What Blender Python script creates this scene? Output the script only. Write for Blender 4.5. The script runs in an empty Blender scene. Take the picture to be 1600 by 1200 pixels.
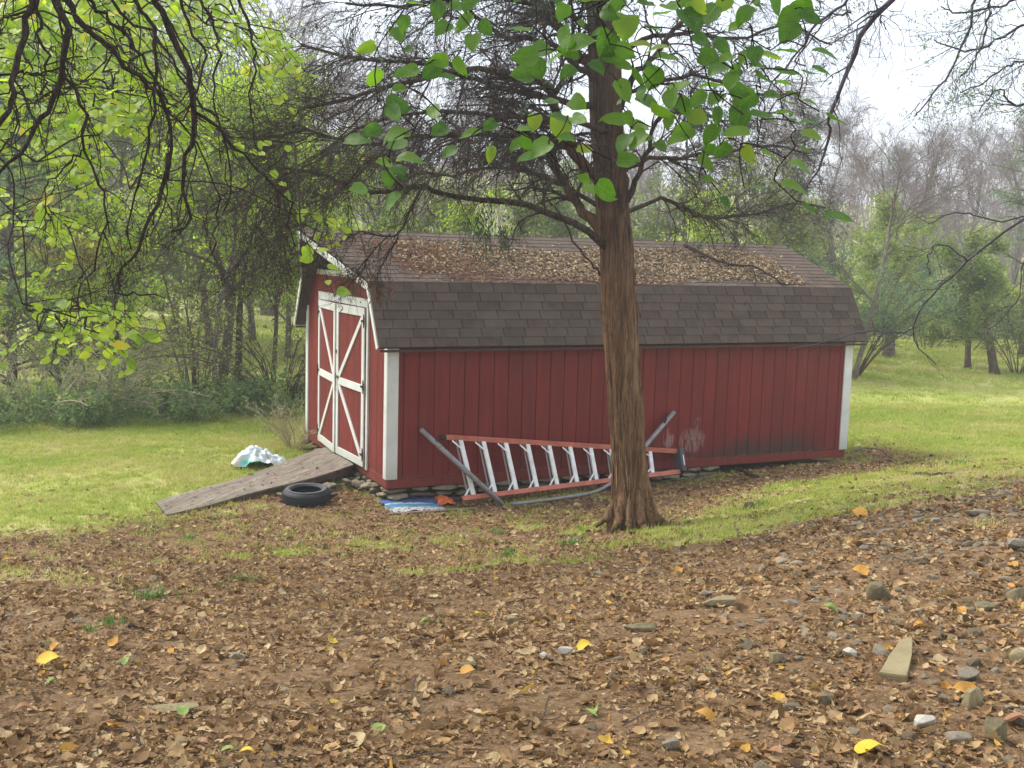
import bpy, bmesh, math, random
import numpy as np
from mathutils import Vector, Matrix, noise as mnoise
PI = math.pi
rng = np.random.default_rng(11)
random.seed(5)
sc = bpy.context.scene
C = sc.collection

# ------------------------------------------------------------------ camera, sky, sun, exposure
F, PITCH, ROLL, CZ = 1717.3, 0.1207, 0.0279, 2.8517
cam = bpy.data.cameras.new('camera'); camo = bpy.data.objects.new('camera', cam); C.objects.link(camo)
cam.sensor_width = 36; cam.lens = F/1600*36; cam.clip_start = .05; cam.clip_end = 2000
camo.matrix_world = Matrix.Translation((0, 0, CZ)) @ Matrix.Rotation(PI/2-PITCH, 4, 'X') @ Matrix.Rotation(ROLL, 4, 'Z')
sc.camera = camo
SUN_EL, SUN_AZ = math.radians(48), math.radians(-65)      # azimuth from +Y, clockwise
world = bpy.data.worlds.new("World"); sc.world = world; world.use_nodes = True
wt = world.node_tree; wt.nodes.clear()
wo = wt.nodes.new('ShaderNodeOutputWorld'); bg = wt.nodes.new('ShaderNodeBackground')
sky = wt.nodes.new('ShaderNodeTexSky'); sky.sky_type = 'NISHITA'; sky.sun_disc = False
sky.sun_elevation = SUN_EL; sky.sun_rotation = SUN_AZ; sky.air_density = 1.2; sky.dust_density = 2.5
mixw = wt.nodes.new('ShaderNodeMix'); mixw.data_type = 'RGBA'
tcw = wt.nodes.new('ShaderNodeTexCoord'); nzw = wt.nodes.new('ShaderNodeTexNoise')
nzw.inputs['Scale'].default_value = 2.2; nzw.inputs['Detail'].default_value = 6
rpw = wt.nodes.new('ShaderNodeMapRange')
rpw.inputs['From Min'].default_value = .3; rpw.inputs['From Max'].default_value = .7
rpw.inputs['To Min'].default_value = .72; rpw.inputs['To Max'].default_value = .95
wt.links.new(tcw.outputs['Generated'], nzw.inputs['Vector']); wt.links.new(nzw.outputs['Fac'], rpw.inputs['Value'])
wt.links.new(rpw.outputs['Result'], mixw.inputs['Factor'])
wt.links.new(sky.outputs['Color'], mixw.inputs['A']); mixw.inputs['B'].default_value = (5.2, 5.7, 6.4, 1)
wt.links.new(mixw.outputs['Result'], bg.inputs['Color']); bg.inputs['Strength'].default_value = 0.075
wt.links.new(bg.outputs['Background'], wo.inputs['Surface'])
sl = bpy.data.lights.new('sun', 'SUN'); sl.energy = 1.5; sl.angle = math.radians(28); sl.color = (1, .96, .9)
so = bpy.data.objects.new('sun', sl); C.objects.link(so)
sd = Vector((math.sin(SUN_AZ)*math.cos(SUN_EL), math.cos(SUN_AZ)*math.cos(SUN_EL), math.sin(SUN_EL)))
so.rotation_euler = sd.to_track_quat('Z', 'Y').to_euler(); so.location = sd*60
sc.view_settings.view_transform = 'Standard'; sc.view_settings.look = 'None'
sc.view_settings.gamma = 1; sc.view_settings.use_curve_mapping = False
sc.view_settings.exposure = 1.9
sc.cycles.use_denoising = True; sc.cycles.volume_bounces = 0
sc.cycles.max_bounces = 6; sc.cycles.diffuse_bounces = 4; sc.cycles.transmission_bounces = 4
sc.cycles.glossy_bounces = 2; sc.cycles.caustics_reflective = False; sc.cycles.caustics_refractive = False

# ------------------------------------------------------------------ measuring helpers
def ray(px, py):
    xr, yr = px-800, py-600
    x = xr*math.cos(ROLL)+yr*math.sin(ROLL); y = -xr*math.sin(ROLL)+yr*math.cos(ROLL)
    u = -y/F
    return np.array([x/F, math.cos(PITCH)+math.sin(PITCH)*u, -math.sin(PITCH)+math.cos(PITCH)*u])
def at(px, py, Y):
    r = ray(px, py); p = r*(Y/r[1]); p[2] += CZ; return p
def colx(px, Y): return at(px, 480, Y)[0]
SO = np.array([-1.516, 13.353, 0.]); YAW = .4451
SA = np.array([math.cos(YAW), math.sin(YAW), 0]); SB = np.array([-math.sin(YAW), math.cos(YAW), 0])
def shed_pt(a, b, h): return SO+SA*a+SB*b+np.array([0, 0, h])
def on_side(px, py, b):
    r = ray(px, py); c0 = np.array([0, 0, CZ]); t = ((SO+SB*b-c0)@SB)/(r@SB); return c0+r*t
def gz(x, y):
    x = np.asarray(x, float); y = np.asarray(y, float)
    c = -.4+1.17*np.log1p(np.exp(2.0*(np.clip(x, -20, 20)-.6)))/2.0+.3*np.minimum(x, 0)*np.exp(np.minimum(x, 0)/6)
    c = 6.5*np.tanh(c/6.5)
    t = np.clip((y-2-c)/12, 0, 1); s = t*t*(3-2*t)
    g = -.27+1.55*(1-s)
    g = g+.018*np.sin(x*2.1+1.3*np.sin(y*1.1))+.015*np.sin(y*2.7+x)+.03*np.sin(x*.43+2)*np.sin(y*.37)
    far = np.clip((y-60)/110, 0, 1)
    g = g+far*far*(3-2*far)*(9+7*np.sin(x*.012+2.2))
    return g
def gnd(px, py, lift=0.):
    r = ray(px, py); lo, hi = 1., 200.
    prev = 1.
    for Y in np.concatenate([np.arange(1, 30, .1), np.arange(30, 200, 1)]):
        p = r*(Y/r[1]); p[2] += CZ
        if p[2] < gz(p[0], p[1])+lift: break
        prev = Y
    lo, hi = prev, Y
    for _ in range(20):
        m = (lo+hi)/2; p = r*(m/r[1]); p[2] += CZ
        if p[2] < gz(p[0], p[1])+lift: hi = m
        else: lo = m
    p = r*(hi/r[1]); p[2] += CZ; return p

# ------------------------------------------------------------------ object helpers
def tag(o, label=None, cat=None, group=None, kind=None):
    if label: o['label'] = label
    if cat: o['category'] = cat
    if group: o['group'] = group
    if kind: o['kind'] = kind
    return o
def thing(name, label, cat, loc=(0, 0, 0), rz=0, group=None):
    o = bpy.data.objects.new(name, None); C.objects.link(o); o.empty_display_size = .2
    o.location = loc; o.rotation_euler = (0, 0, rz)
    return tag(o, label, cat, group)
def link(name, me, parent=None, mat=None, loc=(0, 0, 0), rot=None):
    o = bpy.data.objects.new(name, me); C.objects.link(o)
    if parent is not None: o.parent = parent
    if mat is not None and not me.materials: me.materials.append(mat)
    o.location = loc
    if rot is not None: o.rotation_euler = rot
    return o
def mesh_np(name, V, quads=None, tris=None, smooth=False):
    me = bpy.data.meshes.new(name); V = np.asarray(V, np.float32)
    me.vertices.add(len(V)); me.vertices.foreach_set('co', V.ravel())
    li = []; st = []; tot = []; n = 0
    for A_, k in ((quads, 4), (tris, 3)):
        if A_ is None or len(A_) == 0: continue
        A_ = np.asarray(A_, np.int32); li.append(A_.ravel())
        st.append(n+np.arange(len(A_))*k); tot.append(np.full(len(A_), k)); n += A_.size
    li = np.concatenate(li); st = np.concatenate(st); tot = np.concatenate(tot)
    me.loops.add(len(li)); me.loops.foreach_set('vertex_index', li.astype(np.int32))
    me.polygons.add(len(st)); me.polygons.foreach_set('loop_start', st.astype(np.int32))
    me.polygons.foreach_set('loop_total', tot.astype(np.int32))
    me.polygons.foreach_set('use_smooth', np.full(len(st), smooth))
    me.update(calc_edges=True); return me
def tubes(P, R, K=5, cap=True):
    """P (N,M,3) R (N,M) -> verts, quads, tris"""
    P = np.asarray(P, float); R = np.asarray(R, float); N, M, _ = P.shape
    T = np.gradient(P, axis=1); T /= np.linalg.norm(T, axis=2, keepdims=True)+1e-9
    mean = P[:, -1]-P[:, 0]; mean /= np.linalg.norm(mean, axis=1, keepdims=True)+1e-9
    ref = np.where(np.abs(mean[:, 2:3]) > .8, np.array([[1., 0, 0]]), np.array([[0, 0, 1.]]))
    U = np.cross(T, ref[:, None, :]); U /= np.linalg.norm(U, axis=2, keepdims=True)+1e-9
    W = np.cross(T, U)
    an = np.arange(K)*2*PI/K
    V = P[:, :, None, :]+R[:, :, None, None]*(U[:, :, None, :]*np.cos(an)[None, None, :, None]+W[:, :, None, :]*np.sin(an)[None, None, :, None])
    idx = np.arange(N*M*K).reshape(N, M, K)
    a = idx[:, :-1, :]; b = np.roll(idx, -1, axis=2)[:, :-1, :]; c = np.roll(idx, -1, axis=2)[:, 1:, :]; d = idx[:, 1:, :]
    Q = np.stack([a, b, c, d], -1).reshape(-1, 4)
    tr = None
    if cap and K > 3:
        tt = []
        for k in range(1, K-1):
            tt.append(np.stack([idx[:, 0, 0], idx[:, 0, k+1], idx[:, 0, k]], -1)); tt.append(np.stack([idx[:, -1, 0], idx[:, -1, k], idx[:, -1, k+1]], -1))
        tr = np.concatenate(tt)
    return V.reshape(-1, 3), Q, tr
def join(parts):
    Vs, Qs, Ts, n = [], [], [], 0
    for V, Q, T in parts:
        Vs.append(V)
        if Q is not None and len(Q): Qs.append(np.asarray(Q)+n)
        if T is not None and len(T): Ts.append(np.asarray(T)+n)
        n += len(V)
    return np.concatenate(Vs), (np.concatenate(Qs) if Qs else None), (np.concatenate(Ts) if Ts else None)
def resample(pts, M):
    """smooth polyline -> M points (Catmull-Rom)"""
    p = np.asarray(pts, float)
    if len(p) == 2: return p[0]+(p[1]-p[0])*np.linspace(0, 1, M)[:, None]
    q = np.vstack([2*p[0]-p[1], p, 2*p[-1]-p[-2]]); out = []
    for u in np.linspace(0, len(p)-1-1e-6, M):
        i = int(u); t = u-i; a, b, c, d = q[i:i+4]
        out.append(.5*(2*b+(c-a)*t+(2*a-5*b+4*c-d)*t*t+(3*b-a-3*c+d)*t**3))
    return np.array(out)
def unit(v): return v/(np.linalg.norm(v, axis=-1, keepdims=True)+1e-9)
def grow(P, R, n, length, ang=(.5, 1.1), droop=.15, wob=.25, M=5, rs=.55, rmin=.0015, tr=(.15, 1.), flat=0., g=rng, tip=.35, lf=.5, toward=None):
    """children of paths P; returns paths, radii"""
    N, M0, _ = P.shape; tot = int(N*n)
    pi = g.integers(0, N, tot); t = g.uniform(tr[0], tr[1], tot)*(M0-1-1e-6); i = t.astype(int); f = (t-i)[:, None]
    p0 = P[pi, i]*(1-f)+P[pi, i+1]*f
    tan = unit(P[pi, i+1]-P[pi, i]); r0 = R[pi, i]*(1-f[:, 0])+R[pi, i+1]*f[:, 0]
    pr = unit(np.cross(tan, g.normal(size=(tot, 3))))
    if flat: pr[:, 2] *= (1-flat); pr = unit(pr)
    al = g.uniform(ang[0], ang[1], tot)[:, None]
    d = unit(tan*np.cos(al)+pr*np.sin(al))
    if toward is not None: d = unit(d+np.asarray(toward))
    L = length*g.uniform(.5, 1.15, tot)*(1-lf*t/(M0-1))
    out = np.zeros((tot, M, 3)); out[:, 0] = p0; bend = g.normal(size=(tot, 3))*wob*.6
    for k in range(1, M):
        out[:, k] = out[:, k-1]+d*(L/(M-1))[:, None]
        d = unit(d+g.normal(size=(tot, 3))*wob+bend*.5+np.array([0, 0, -droop]))
    rr = np.maximum(r0*rs, rmin)[:, None]*np.linspace(1, tip, M)[None, :]
    return out, np.maximum(rr, rmin*.6)
def leaves(pos, size, g=rng, up=.6, aspect=.55, jitter=.35, down=0.):
    """folded 2-triangle leaves"""
    n = len(pos); nrm = unit(g.normal(size=(n, 3))+np.array([0, 0, up*2])); ax = unit(np.cross(nrm, g.normal(size=(n, 3))))
    ax = unit(ax+np.array([0, 0, -down]))
    s = size*g.uniform(1-jitter, 1+jitter, n)[:, None]; sd_ = np.cross(nrm, ax)*aspect*.5*s
    mid = pos+ax*s*.42; lift = nrm*s*.08
    V = np.stack([pos, mid+sd_+lift, pos+ax*s, mid-sd_+lift], 1).reshape(-1, 3)
    b = np.arange(n)[:, None]*4
    return V, None, np.concatenate([b+np.array([[0, 1, 2]]), b+np.array([[0, 2, 3]])])
def box_v(sx, sy, sz, c=(0, 0, 0)):
    v = np.array([[x, y, z] for z in (-.5, .5) for y in (-.5, .5) for x in (-.5, .5)])*np.array([sx, sy, sz])+np.array(c)
    q = np.array([[0, 2, 3, 1], [4, 5, 7, 6], [0, 1, 5, 4], [2, 6, 7, 3], [0, 4, 6, 2], [1, 3, 7, 5]])
    return v, q
def prism(poly, x0, x1, axis='a'):
    """poly list of (b,h) extruded along a from x0 to x1 -> V,Q,T(ngon as fan)"""
    n = len(poly); V = [(x0, b, h) for b, h in poly]+[(x1, b, h) for b, h in poly]
    Q = [(i, (i+1) % n, n+(i+1) % n, n+i) for i in range(n)]
    T = [(0, k+1, k) for k in range(1, n-1)]+[(n, n+k, n+k+1) for k in range(1, n-1)]
    return np.array(V, float), np.array(Q), np.array(T)
def bm_mesh(name, V, Q, T=None, bevel=0, smooth=False):
    me = mesh_np(name, V, Q, T)
    bm = bmesh.new(); bm.from_mesh(me); bmesh.ops.recalc_face_normals(bm, faces=bm.faces)
    if bevel: bmesh.ops.bevel(bm, geom=list(bm.edges), offset=bevel, segments=1, affect='EDGES')
    if smooth:
        for f in bm.faces: f.smooth = True
    bm.to_mesh(me); bm.free(); return me
def beam(p, q, w, t, up=(0, 0, 1), name='beam', bevel=.002):
    """rectangular bar from p to q: width w along 'up'-ish, thickness t"""
    p = np.array(p, float); q = np.array(q, float); x = unit(q-p); z = np.array(up, float); y = unit(np.cross(z, x)); z = np.cross(x, y)
    V, Q = box_v(np.linalg.norm(q-p), t, w); V = (p+q)/2+V[:, :1]*x+V[:, 1:2]*y+V[:, 2:]*z
    return bm_mesh(name, V, Q, None, bevel)
def rock_mesh(name, seed, flat=.6, n=22):
    g = np.random.default_rng(seed); bm = bmesh.new()
    p = unit(g.normal(size=(n, 3)))*g.uniform(.78, 1, (n, 1)); p = np.sign(p)*np.abs(p)**.75; p[:, 2] *= flat; p[:, 1] *= .75
    for v in p*.5: bm.verts.new(v)
    r = bmesh.ops.convex_hull(bm, input=bm.verts)
    bmesh.ops.delete(bm, geom=[v for v in bm.verts if not v.link_faces], context='VERTS')
    bmesh.ops.bevel(bm, geom=list(bm.edges), offset=.015, segments=1, affect='EDGES')
    me = bpy.data.meshes.new(name); bm.to_mesh(me); bm.free(); return me

# ------------------------------------------------------------------ materials
class NT:
    def __init__(s, name):
        s.m = bpy.data.materials.new(name); s.m.use_nodes = True; s.t = s.m.node_tree; s.t.nodes.clear()
        s.out = s.n('ShaderNodeOutputMaterial')
    def n(s, typ, **kw):
        nd = s.t.nodes.new(typ)
        for k, v in kw.items():
            if hasattr(nd, k): setattr(nd, k, v)
            else: nd.inputs[k.replace('_', ' ')].default_value = v
        return nd
    def l(s, a, b): s.t.links.new(a, b)
    def noise(s, scale, detail=4, rough=.55, vec=None, stretch=None, dist=0.):
        nd = s.n('ShaderNodeTexNoise'); nd.inputs['Scale'].default_value = scale; nd.inputs['Detail'].default_value = detail
        nd.inputs['Roughness'].default_value = rough; nd.inputs['Distortion'].default_value = dist
        if vec is None: vec = s.coord()
        if stretch:
            mp = s.n('ShaderNodeMapping'); mp.inputs['Scale'].default_value = stretch; s.l(vec, mp.inputs['Vector']); vec = mp.outputs['Vector']
        s.l(vec, nd.inputs['Vector']); return nd.outputs['Fac']
    def coord(s, k='Object'): return s.n('ShaderNodeTexCoord').outputs[k]
    def ramp(s, fac, stops, interp='LINEAR'):
        r = s.n('ShaderNodeValToRGB'); r.color_ramp.interpolation = interp; e = r.color_ramp.elements
        while len(e) < len(stops): e.new(.5)
        for el, (p, c) in zip(e, stops): el.position = p; el.color = (*c, 1) if len(c) == 3 else c
        s.l(fac, r.inputs['Fac']); return r.outputs['Color']
    def val(s, fac, a, b, c=0., d=1.):
        r = s.n('ShaderNodeMapRange'); s.l(fac, r.inputs['Value'])
        for k, v in zip(('From Min', 'From Max', 'To Min', 'To Max'), (a, b, c, d)): r.inputs[k].default_value = v
        return r.outputs['Result']
    def mix(s, fac, a, b, mode='MIX'):
        m = s.n('ShaderNodeMix'); m.data_type = 'RGBA'; m.blend_type = mode
        for v, k in ((fac, 'Factor'), (a, 'A'), (b, 'B')):
            if isinstance(v, (int, float)): m.inputs[k].default_value = v
            elif isinstance(v, tuple): m.inputs[k].default_value = (*v, 1)
            else: s.l(v, m.inputs[k])
        return m.outputs['Result']
    def math(s, op, a, b=None):
        m = s.n('ShaderNodeMath'); m.operation = op
        for v, i in ((a, 0), (b, 1)):
            if v is None: continue
            if isinstance(v, (int, float)): m.inputs[i].default_value = v
            else: s.l(v, m.inputs[i])
        return m.outputs[0]
    def bsdf(s, col, rough=.8, bump=None, strength=.3, dist=.01, metal=0, spec=.3, transl=0, tcol=None):
        b = s.n('ShaderNodeBsdfPrincipled'); b.inputs['Metallic'].default_value = metal; b.inputs['Specular IOR Level'].default_value = spec
        if isinstance(col, tuple): b.inputs['Base Color'].default_value = (*col, 1)
        else: s.l(col, b.inputs['Base Color'])
        if isinstance(rough, (int, float)): b.inputs['Roughness'].default_value = rough
        else: s.l(rough, b.inputs['Roughness'])
        if bump is not None:
            bn = s.n('ShaderNodeBump'); bn.inputs['Strength'].default_value = strength; bn.inputs['Distance'].default_value = dist
            s.l(bump, bn.inputs['Height']); s.l(bn.outputs['Normal'], b.inputs['Normal'])
        o = b.outputs['BSDF']
        if transl:
            t = s.n('ShaderNodeBsdfTranslucent'); c = tcol if tcol is not None else col
            if isinstance(c, tuple): t.inputs['Color'].default_value = (*c, 1)
            else: s.l(c, t.inputs['Color'])
            mx = s.n('ShaderNodeMixShader'); mx.inputs[0].default_value = transl; s.l(o, mx.inputs[1]); s.l(t.outputs[0], mx.inputs[2]); o = mx.outputs[0]
        s.l(o, s.out.inputs['Surface']); return s.m
def simple(name, col, rough=.7, metal=0, var=.25, scale=6, bump=.15):
    t = NT(name); n1 = t.noise(scale, 6, .65)
    lo = tuple(c*(1-var) for c in col); hi = tuple(min(1, c*(1+var)) for c in col)
    return t.bsdf(t.ramp(n1, [(.3, lo), (.7, hi)]), rough, t.noise(scale*12, 3), bump, .004, metal)
def leafmat(name, stops, transl=.45, tb=1.25, rough=.55, obj=False, big=None):
    t = NT(name)
    f = t.n('ShaderNodeObjectInfo').outputs['Random'] if obj else t.n('ShaderNodeNewGeometry').outputs['Random Per Island']
    if big is None:
        n1 = t.noise(1.1, 2, .5, t.n('ShaderNodeNewGeometry').outputs['Position'])
        f = t.math('ADD', t.math('MULTIPLY', f, .65), t.math('MULTIPLY', t.math('SUBTRACT', t.math('MULTIPLY', n1, 2.2), .6), .35))
    c = t.ramp(f, stops); tc = t.mix(1., c, (tb, tb*1.08, tb*.75), 'MULTIPLY')
    return t.bsdf(c, rough, None, spec=.35, transl=transl, tcol=tc)

def red_paint(name, mildew=True, base=((.14, .013, .008), (.235, .026, .015))):
    t = NT(name); co = t.coord()
    rnd = t.n('ShaderNodeObjectInfo').outputs['Random']
    g1 = t.noise(14, 5, .6, co, (1, 1, .07), .6); g2 = t.noise(60, 3, .6, co, (1, 1, .04)); blot = t.noise(1.6, 4, .6, co)
    c = t.ramp(t.math('ADD', t.math('MULTIPLY', g1, .6), t.math('MULTIPLY', blot, .4)), [(.35, base[0]), (.66, base[1])])
    c = t.mix(t.val(rnd, 0, 1, 0, .28), c, (.08, .013, .012))
    c = t.mix(t.val(g2, .58, .72, 0, .35), c, (.05, .011, .010))
    if mildew:
        sp = t.n('ShaderNodeSeparateXYZ'); t.l(co, sp.inputs[0])
        nn = t.noise(3.2, 6, .7, co, (1.3, 1, .6)); st = t.noise(9, 4, .6, co, (1, 1, .12))
        zz = t.val(sp.outputs['Z'], .02, .62, 1, 0); xx = t.math('MULTIPLY', t.val(sp.outputs['X'], 3.9, 5.3, .15, 1), t.val(sp.outputs['X'], 6.3, 7.2, 1, .35))
        m = t.math('MULTIPLY', t.math('MULTIPLY', zz, xx), t.math('ADD', nn, t.math('MULTIPLY', st, .6)))
        c = t.mix(t.val(m, .34, .72, 0, .85), c, (.045, .035, .022))
        low = t.math('MULTIPLY', t.val(sp.outputs['Z'], .0, .12, 1, 0), nn); c = t.mix(t.val(low, .38, .6, 0, .6), c, (.16, .12, .07))
        # scraped primer patches
        for (px_, pz_, rx_, rz_, th) in ((4.52, .27, .24, .20, .5), (4.12, .31, .10, .17, .5), (4.6, .52, .10, .09, .56)):
            dx = t.math('DIVIDE', t.math('SUBTRACT', sp.outputs['X'], px_), rx_); dz = t.math('DIVIDE', t.math('SUBTRACT', sp.outputs['Z'], pz_), rz_)
            d2 = t.math('SUBTRACT', 1., t.math('ADD', t.math('MULTIPLY', dx, dx), t.math('MULTIPLY', dz, dz)))
            s2 = t.noise(22, 5, .7, co, (1, 1, .25)); mk = t.math('MULTIPLY', t.val(d2, 0, .5), t.val(s2, th-.06, th+.05))
            c = t.mix(t.math('MULTIPLY', mk, .5), c, (.40, .31, .28))
    h = t.math('ADD', t.math('MULTIPLY', g1, 1.), t.math('MULTIPLY', g2, .5))
    return t.bsdf(c, t.val(blot, .3, .7, .55, .75), h, .45, .006, spec=.35)
M = {}
M['red'] = red_paint('red_siding')
M['red2'] = red_paint('red_skirt', False, ((.16, .026, .015), (.24, .042, .025)))
def white_paint():
    t = NT('white_trim'); n1 = t.noise(3, 5, .65); n2 = t.noise(25, 4, .7, None, (1, 1, .2)); sp = t.n('ShaderNodeSeparateXYZ'); t.l(t.coord(), sp.inputs[0])
    c = t.ramp(n1, [(.3, (.56, .56, .50)), (.7, (.72, .72, .68))]); c = t.mix(t.val(n2, .60, .75, 0, .3), c, (.34, .35, .26))
    lo = t.math('MULTIPLY', t.val(sp.outputs['Z'], 0, .5, 1, .0), n1); c = t.mix(t.val(lo, .25, .6, 0, .6), c, (.32, .34, .20))
    return t.bsdf(c, .6, n2, .2, .003)
M['white'] = white_paint()
def shingle():
    t = NT('asphalt_shingle'); rnd = t.n('ShaderNodeObjectInfo').outputs['Random']; co = t.n('ShaderNodeNewGeometry').outputs['Position']
    gr = t.noise(150, 2, .7, co); bl = t.noise(5, 5, .65, co); st = t.noise(2.2, 5, .6, co)
    c = t.ramp(rnd, [(0, (.044, .031, .023)), (.35, (.070, .047, .034)), (.7, (.088, .062, .046)), (1, (.062, .052, .043))])
    c = t.mix(t.val(gr, .35, .65, 0, .55), c, (.14, .10, .072)); c = t.mix(t.val(bl, .5, .7, 0, .5), c, (.034, .028, .025))
    c = t.mix(t.val(st, .56, .72, 0, .5), c, (.13, .105, .085))
    ms = t.noise(4.1, 6, .75, co); c = t.mix(t.val(ms, .63, .70, 0, .8), c, (.05, .075, .02))
    return t.bsdf(c, .92, gr, .5, .004, spec=.2)
M['shingle'] = shingle()
def bark(name, lo, hi, dk, zs=.07, sc_=15):
    t = NT(name); co = t.coord()
    f1 = t.noise(sc_, 7, .68, co, (1, 1, zs), 1.2); f2 = t.noise(sc_*5, 5, .65, co, (1, 1, zs*.45), .4); b = t.noise(1.4, 3, .5, co)
    c = t.ramp(f1, [(.32, dk), (.47, lo), (.68, hi)]); c = t.mix(t.val(f2, .5, .7, 0, .6), c, tuple(x*1.35 for x in hi))
    c = t.mix(t.val(f2, .46, .30, 0, .8), c, dk)
    f3 = t.noise(sc_*9, 3, .6, co, (1, 1, zs*.35)); c = t.mix(t.val(f3, .5, .42, 0, .55), c, tuple(x*.45 for x in lo))
    if name == 'cedar_bark':
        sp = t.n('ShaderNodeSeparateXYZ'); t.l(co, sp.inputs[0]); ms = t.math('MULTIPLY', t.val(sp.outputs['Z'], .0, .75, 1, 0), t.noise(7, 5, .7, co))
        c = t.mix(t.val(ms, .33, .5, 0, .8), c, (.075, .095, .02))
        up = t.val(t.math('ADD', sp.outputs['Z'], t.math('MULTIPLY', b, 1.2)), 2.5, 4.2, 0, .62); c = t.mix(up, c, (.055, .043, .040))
    else: c = t.mix(t.val(b, .4, .65, 0, .35), c, lo)
    return t.bsdf(c, .9, t.math('ADD', f1, t.math('ADD', t.math('MULTIPLY', f2, .7), t.math('MULTIPLY', f3, .4))), 1., .045, spec=.1)
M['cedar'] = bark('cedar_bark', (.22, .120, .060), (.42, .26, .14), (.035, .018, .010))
M['darkbark'] = bark('dark_bark', (.050, .036, .028), (.11, .080, .060), (.018, .013, .010), .3, 20)
M['limb'] = bark('limb_bark', (.085, .062, .050), (.17, .125, .098), (.028, .020, .016), .5, 14)
M['greybark'] = bark('grey_bark', (.19, .155, .125), (.34, .29, .24), (.08, .065, .05), .3, 10)
M['brownbark'] = bark('brown_bark', (.14, .098, .065), (.26, .19, .13), (.05, .035, .025), .3, 12)
M['paletwig'] = simple('pale_twigs', (.36, .29, .20), .9)
M['lilactwig'] = simple('bare_twigs', (.27, .22, .215), .9)
M['plum'] = simple('plum_bark', (.060, .052, .060), .8)
# greens
YG = [(0, (.17, .26, .015)), (.45, (.30, .42, .025)), (.8, (.44, .52, .035)), (1, (.58, .46, .04))]
M['yg'] = leafmat('yellow_green_leaves', YG, .55, 1.5)
def heartleaf(name, stops, transl, tb):
    t = NT(name); f = t.n('ShaderNodeObjectInfo').outputs['Random']; co = t.coord(); sp = t.n('ShaderNodeSeparateXYZ'); t.l(co, sp.inputs[0])
    ax = t.math('ABSOLUTE', sp.outputs['X']); yy_ = t.math('SUBTRACT', sp.outputs['Y'], t.math('MULTIPLY', ax, .9))
    lat = t.val(t.math('SINE', t.math('MULTIPLY', yy_, 38.)), .86, 1., 0, .55); midv = t.val(ax, .0, .022, .8, 0); v = t.math('MAXIMUM', lat, midv)
    c = t.ramp(f, stops); bl = t.noise(2.2, 4, .6, co); c = t.mix(t.val(bl, .45, .75, 0, .45), c, tuple(x*1.7 for x in stops[1][1])); c = t.mix(t.val(t.noise(9, 3, .6, co), .64, .70, 0, .5), c, (.25, .22, .05))
    c = t.mix(t.math('MULTIPLY', v, .45), c, tuple(min(1, x*1.9) for x in stops[1][1])); tc = t.mix(1., c, (tb, tb*1.08, tb*.75), 'MULTIPLY')
    return t.bsdf(c, .45, v, .3, .02, spec=.4, transl=transl, tcol=tc)
M['heart'] = heartleaf('heart_leaf', [(0, (.042, .105, .010)), (.5, (.075, .165, .012)), (.9, (.12, .22, .015)), (1, (.24, .29, .02))], .55, 1.35)
M['ygp'] = heartleaf('canopy_leaf', [(0, (.12, .21, .012)), (.5, (.22, .34, .016)), (.93, (.36, .45, .02)), (1, (.60, .44, .02))], .6, 1.6)
M['green'] = leafmat('green_leaves', [(0, (.08, .13, .03)), (.5, (.16, .23, .05)), (1, (.27, .33, .08))], .5)
M['midgreen'] = leafmat('olive_leaves', [(0, (.13, .17, .045)), (.5, (.24, .30, .075)), (.85, (.34, .37, .09)), (1, (.52, .42, .08))], .5)
M['conifer'] = leafmat('conifer_foliage', [(0, (.035, .055, .032)), (.5, (.065, .098, .055)), (1, (.11, .15, .075))], .35)
M['bluegreen'] = leafmat('bluish_foliage', [(0, (.08, .13, .08)), (.5, (.16, .24, .13)), (1, (.25, .33, .17))], .45)
M['cover'] = leafmat('ground_cover_leaves', [(0, (.09, .13, .05)), (.5, (.17, .25, .09)), (1, (.30, .36, .13))], .45)
M['yellow'] = leafmat('yellow_leaves', [(0, (.28, .30, .03)), (.6, (.5, .40, .03)), (1, (.6, .36, .04))], .45)
M['deadfol'] = leafmat('dead_foliage', [(0, (.12, .055, .03)), (.6, (.23, .11, .06)), (1, (.32, .17, .09))], .3)
def litter():
    t = NT('dry_leaf'); r = t.n('ShaderNodeObjectInfo').outputs['Random']
    c = t.ramp(r, [(0, (.085, .045, .018)), (.12, (.16, .088, .034)), (.35, (.28, .155, .062)), (.60, (.38, .23, .10)), (.82, (.46, .31, .145)), (.95, (.54, .41, .22)), (.98, (.52, .23, .045)), (1, (.60, .42, .06))])
    v = t.noise(30, 3); c = t.mix(t.val(v, .35, .7, 0, .4), c, (.14, .085, .045)); return t.bsdf(c, .7, v, .2, .003, spec=.25, transl=.12)
M['litter'] = litter()
def rooflit():
    t = NT('roof_leaf'); r = t.n('ShaderNodeObjectInfo').outputs['Random']
    c = t.ramp(r, [(0, (.07, .045, .025)), (.25, (.17, .105, .055)), (.5, (.27, .18, .10)), (.8, (.40, .29, .17)), (1, (.54, .43, .23))])
    return t.bsdf(c, .75, spec=.2, transl=.1)
M['rooflit'] = rooflit()
def rustlit():
    t = NT('rust_needles'); r = t.n('ShaderNodeObjectInfo').outputs['Random']
    c = t.ramp(r, [(0, (.10, .045, .026)), (.5, (.21, .095, .055)), (1, (.34, .18, .10))]); return t.bsdf(c, .8, spec=.2)
M['rustlit'] = rustlit()
def leafcol(name, a, b):
    t = NT(name); v = t.noise(18, 4); return t.bsdf(t.ramp(v, [(.3, a), (.7, b)]), .55, v, .3, .004, spec=.3, transl=.2)
M['lf_yellow'] = leafcol('yellow_fallen', (.55, .36, .02), (.75, .56, .05))
M['lf_orange'] = leafcol('orange_fallen', (.42, .19, .03), (.66, .36, .07))
M['lf_green'] = leafcol('green_fallen', (.16, .24, .05), (.32, .40, .10))
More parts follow.
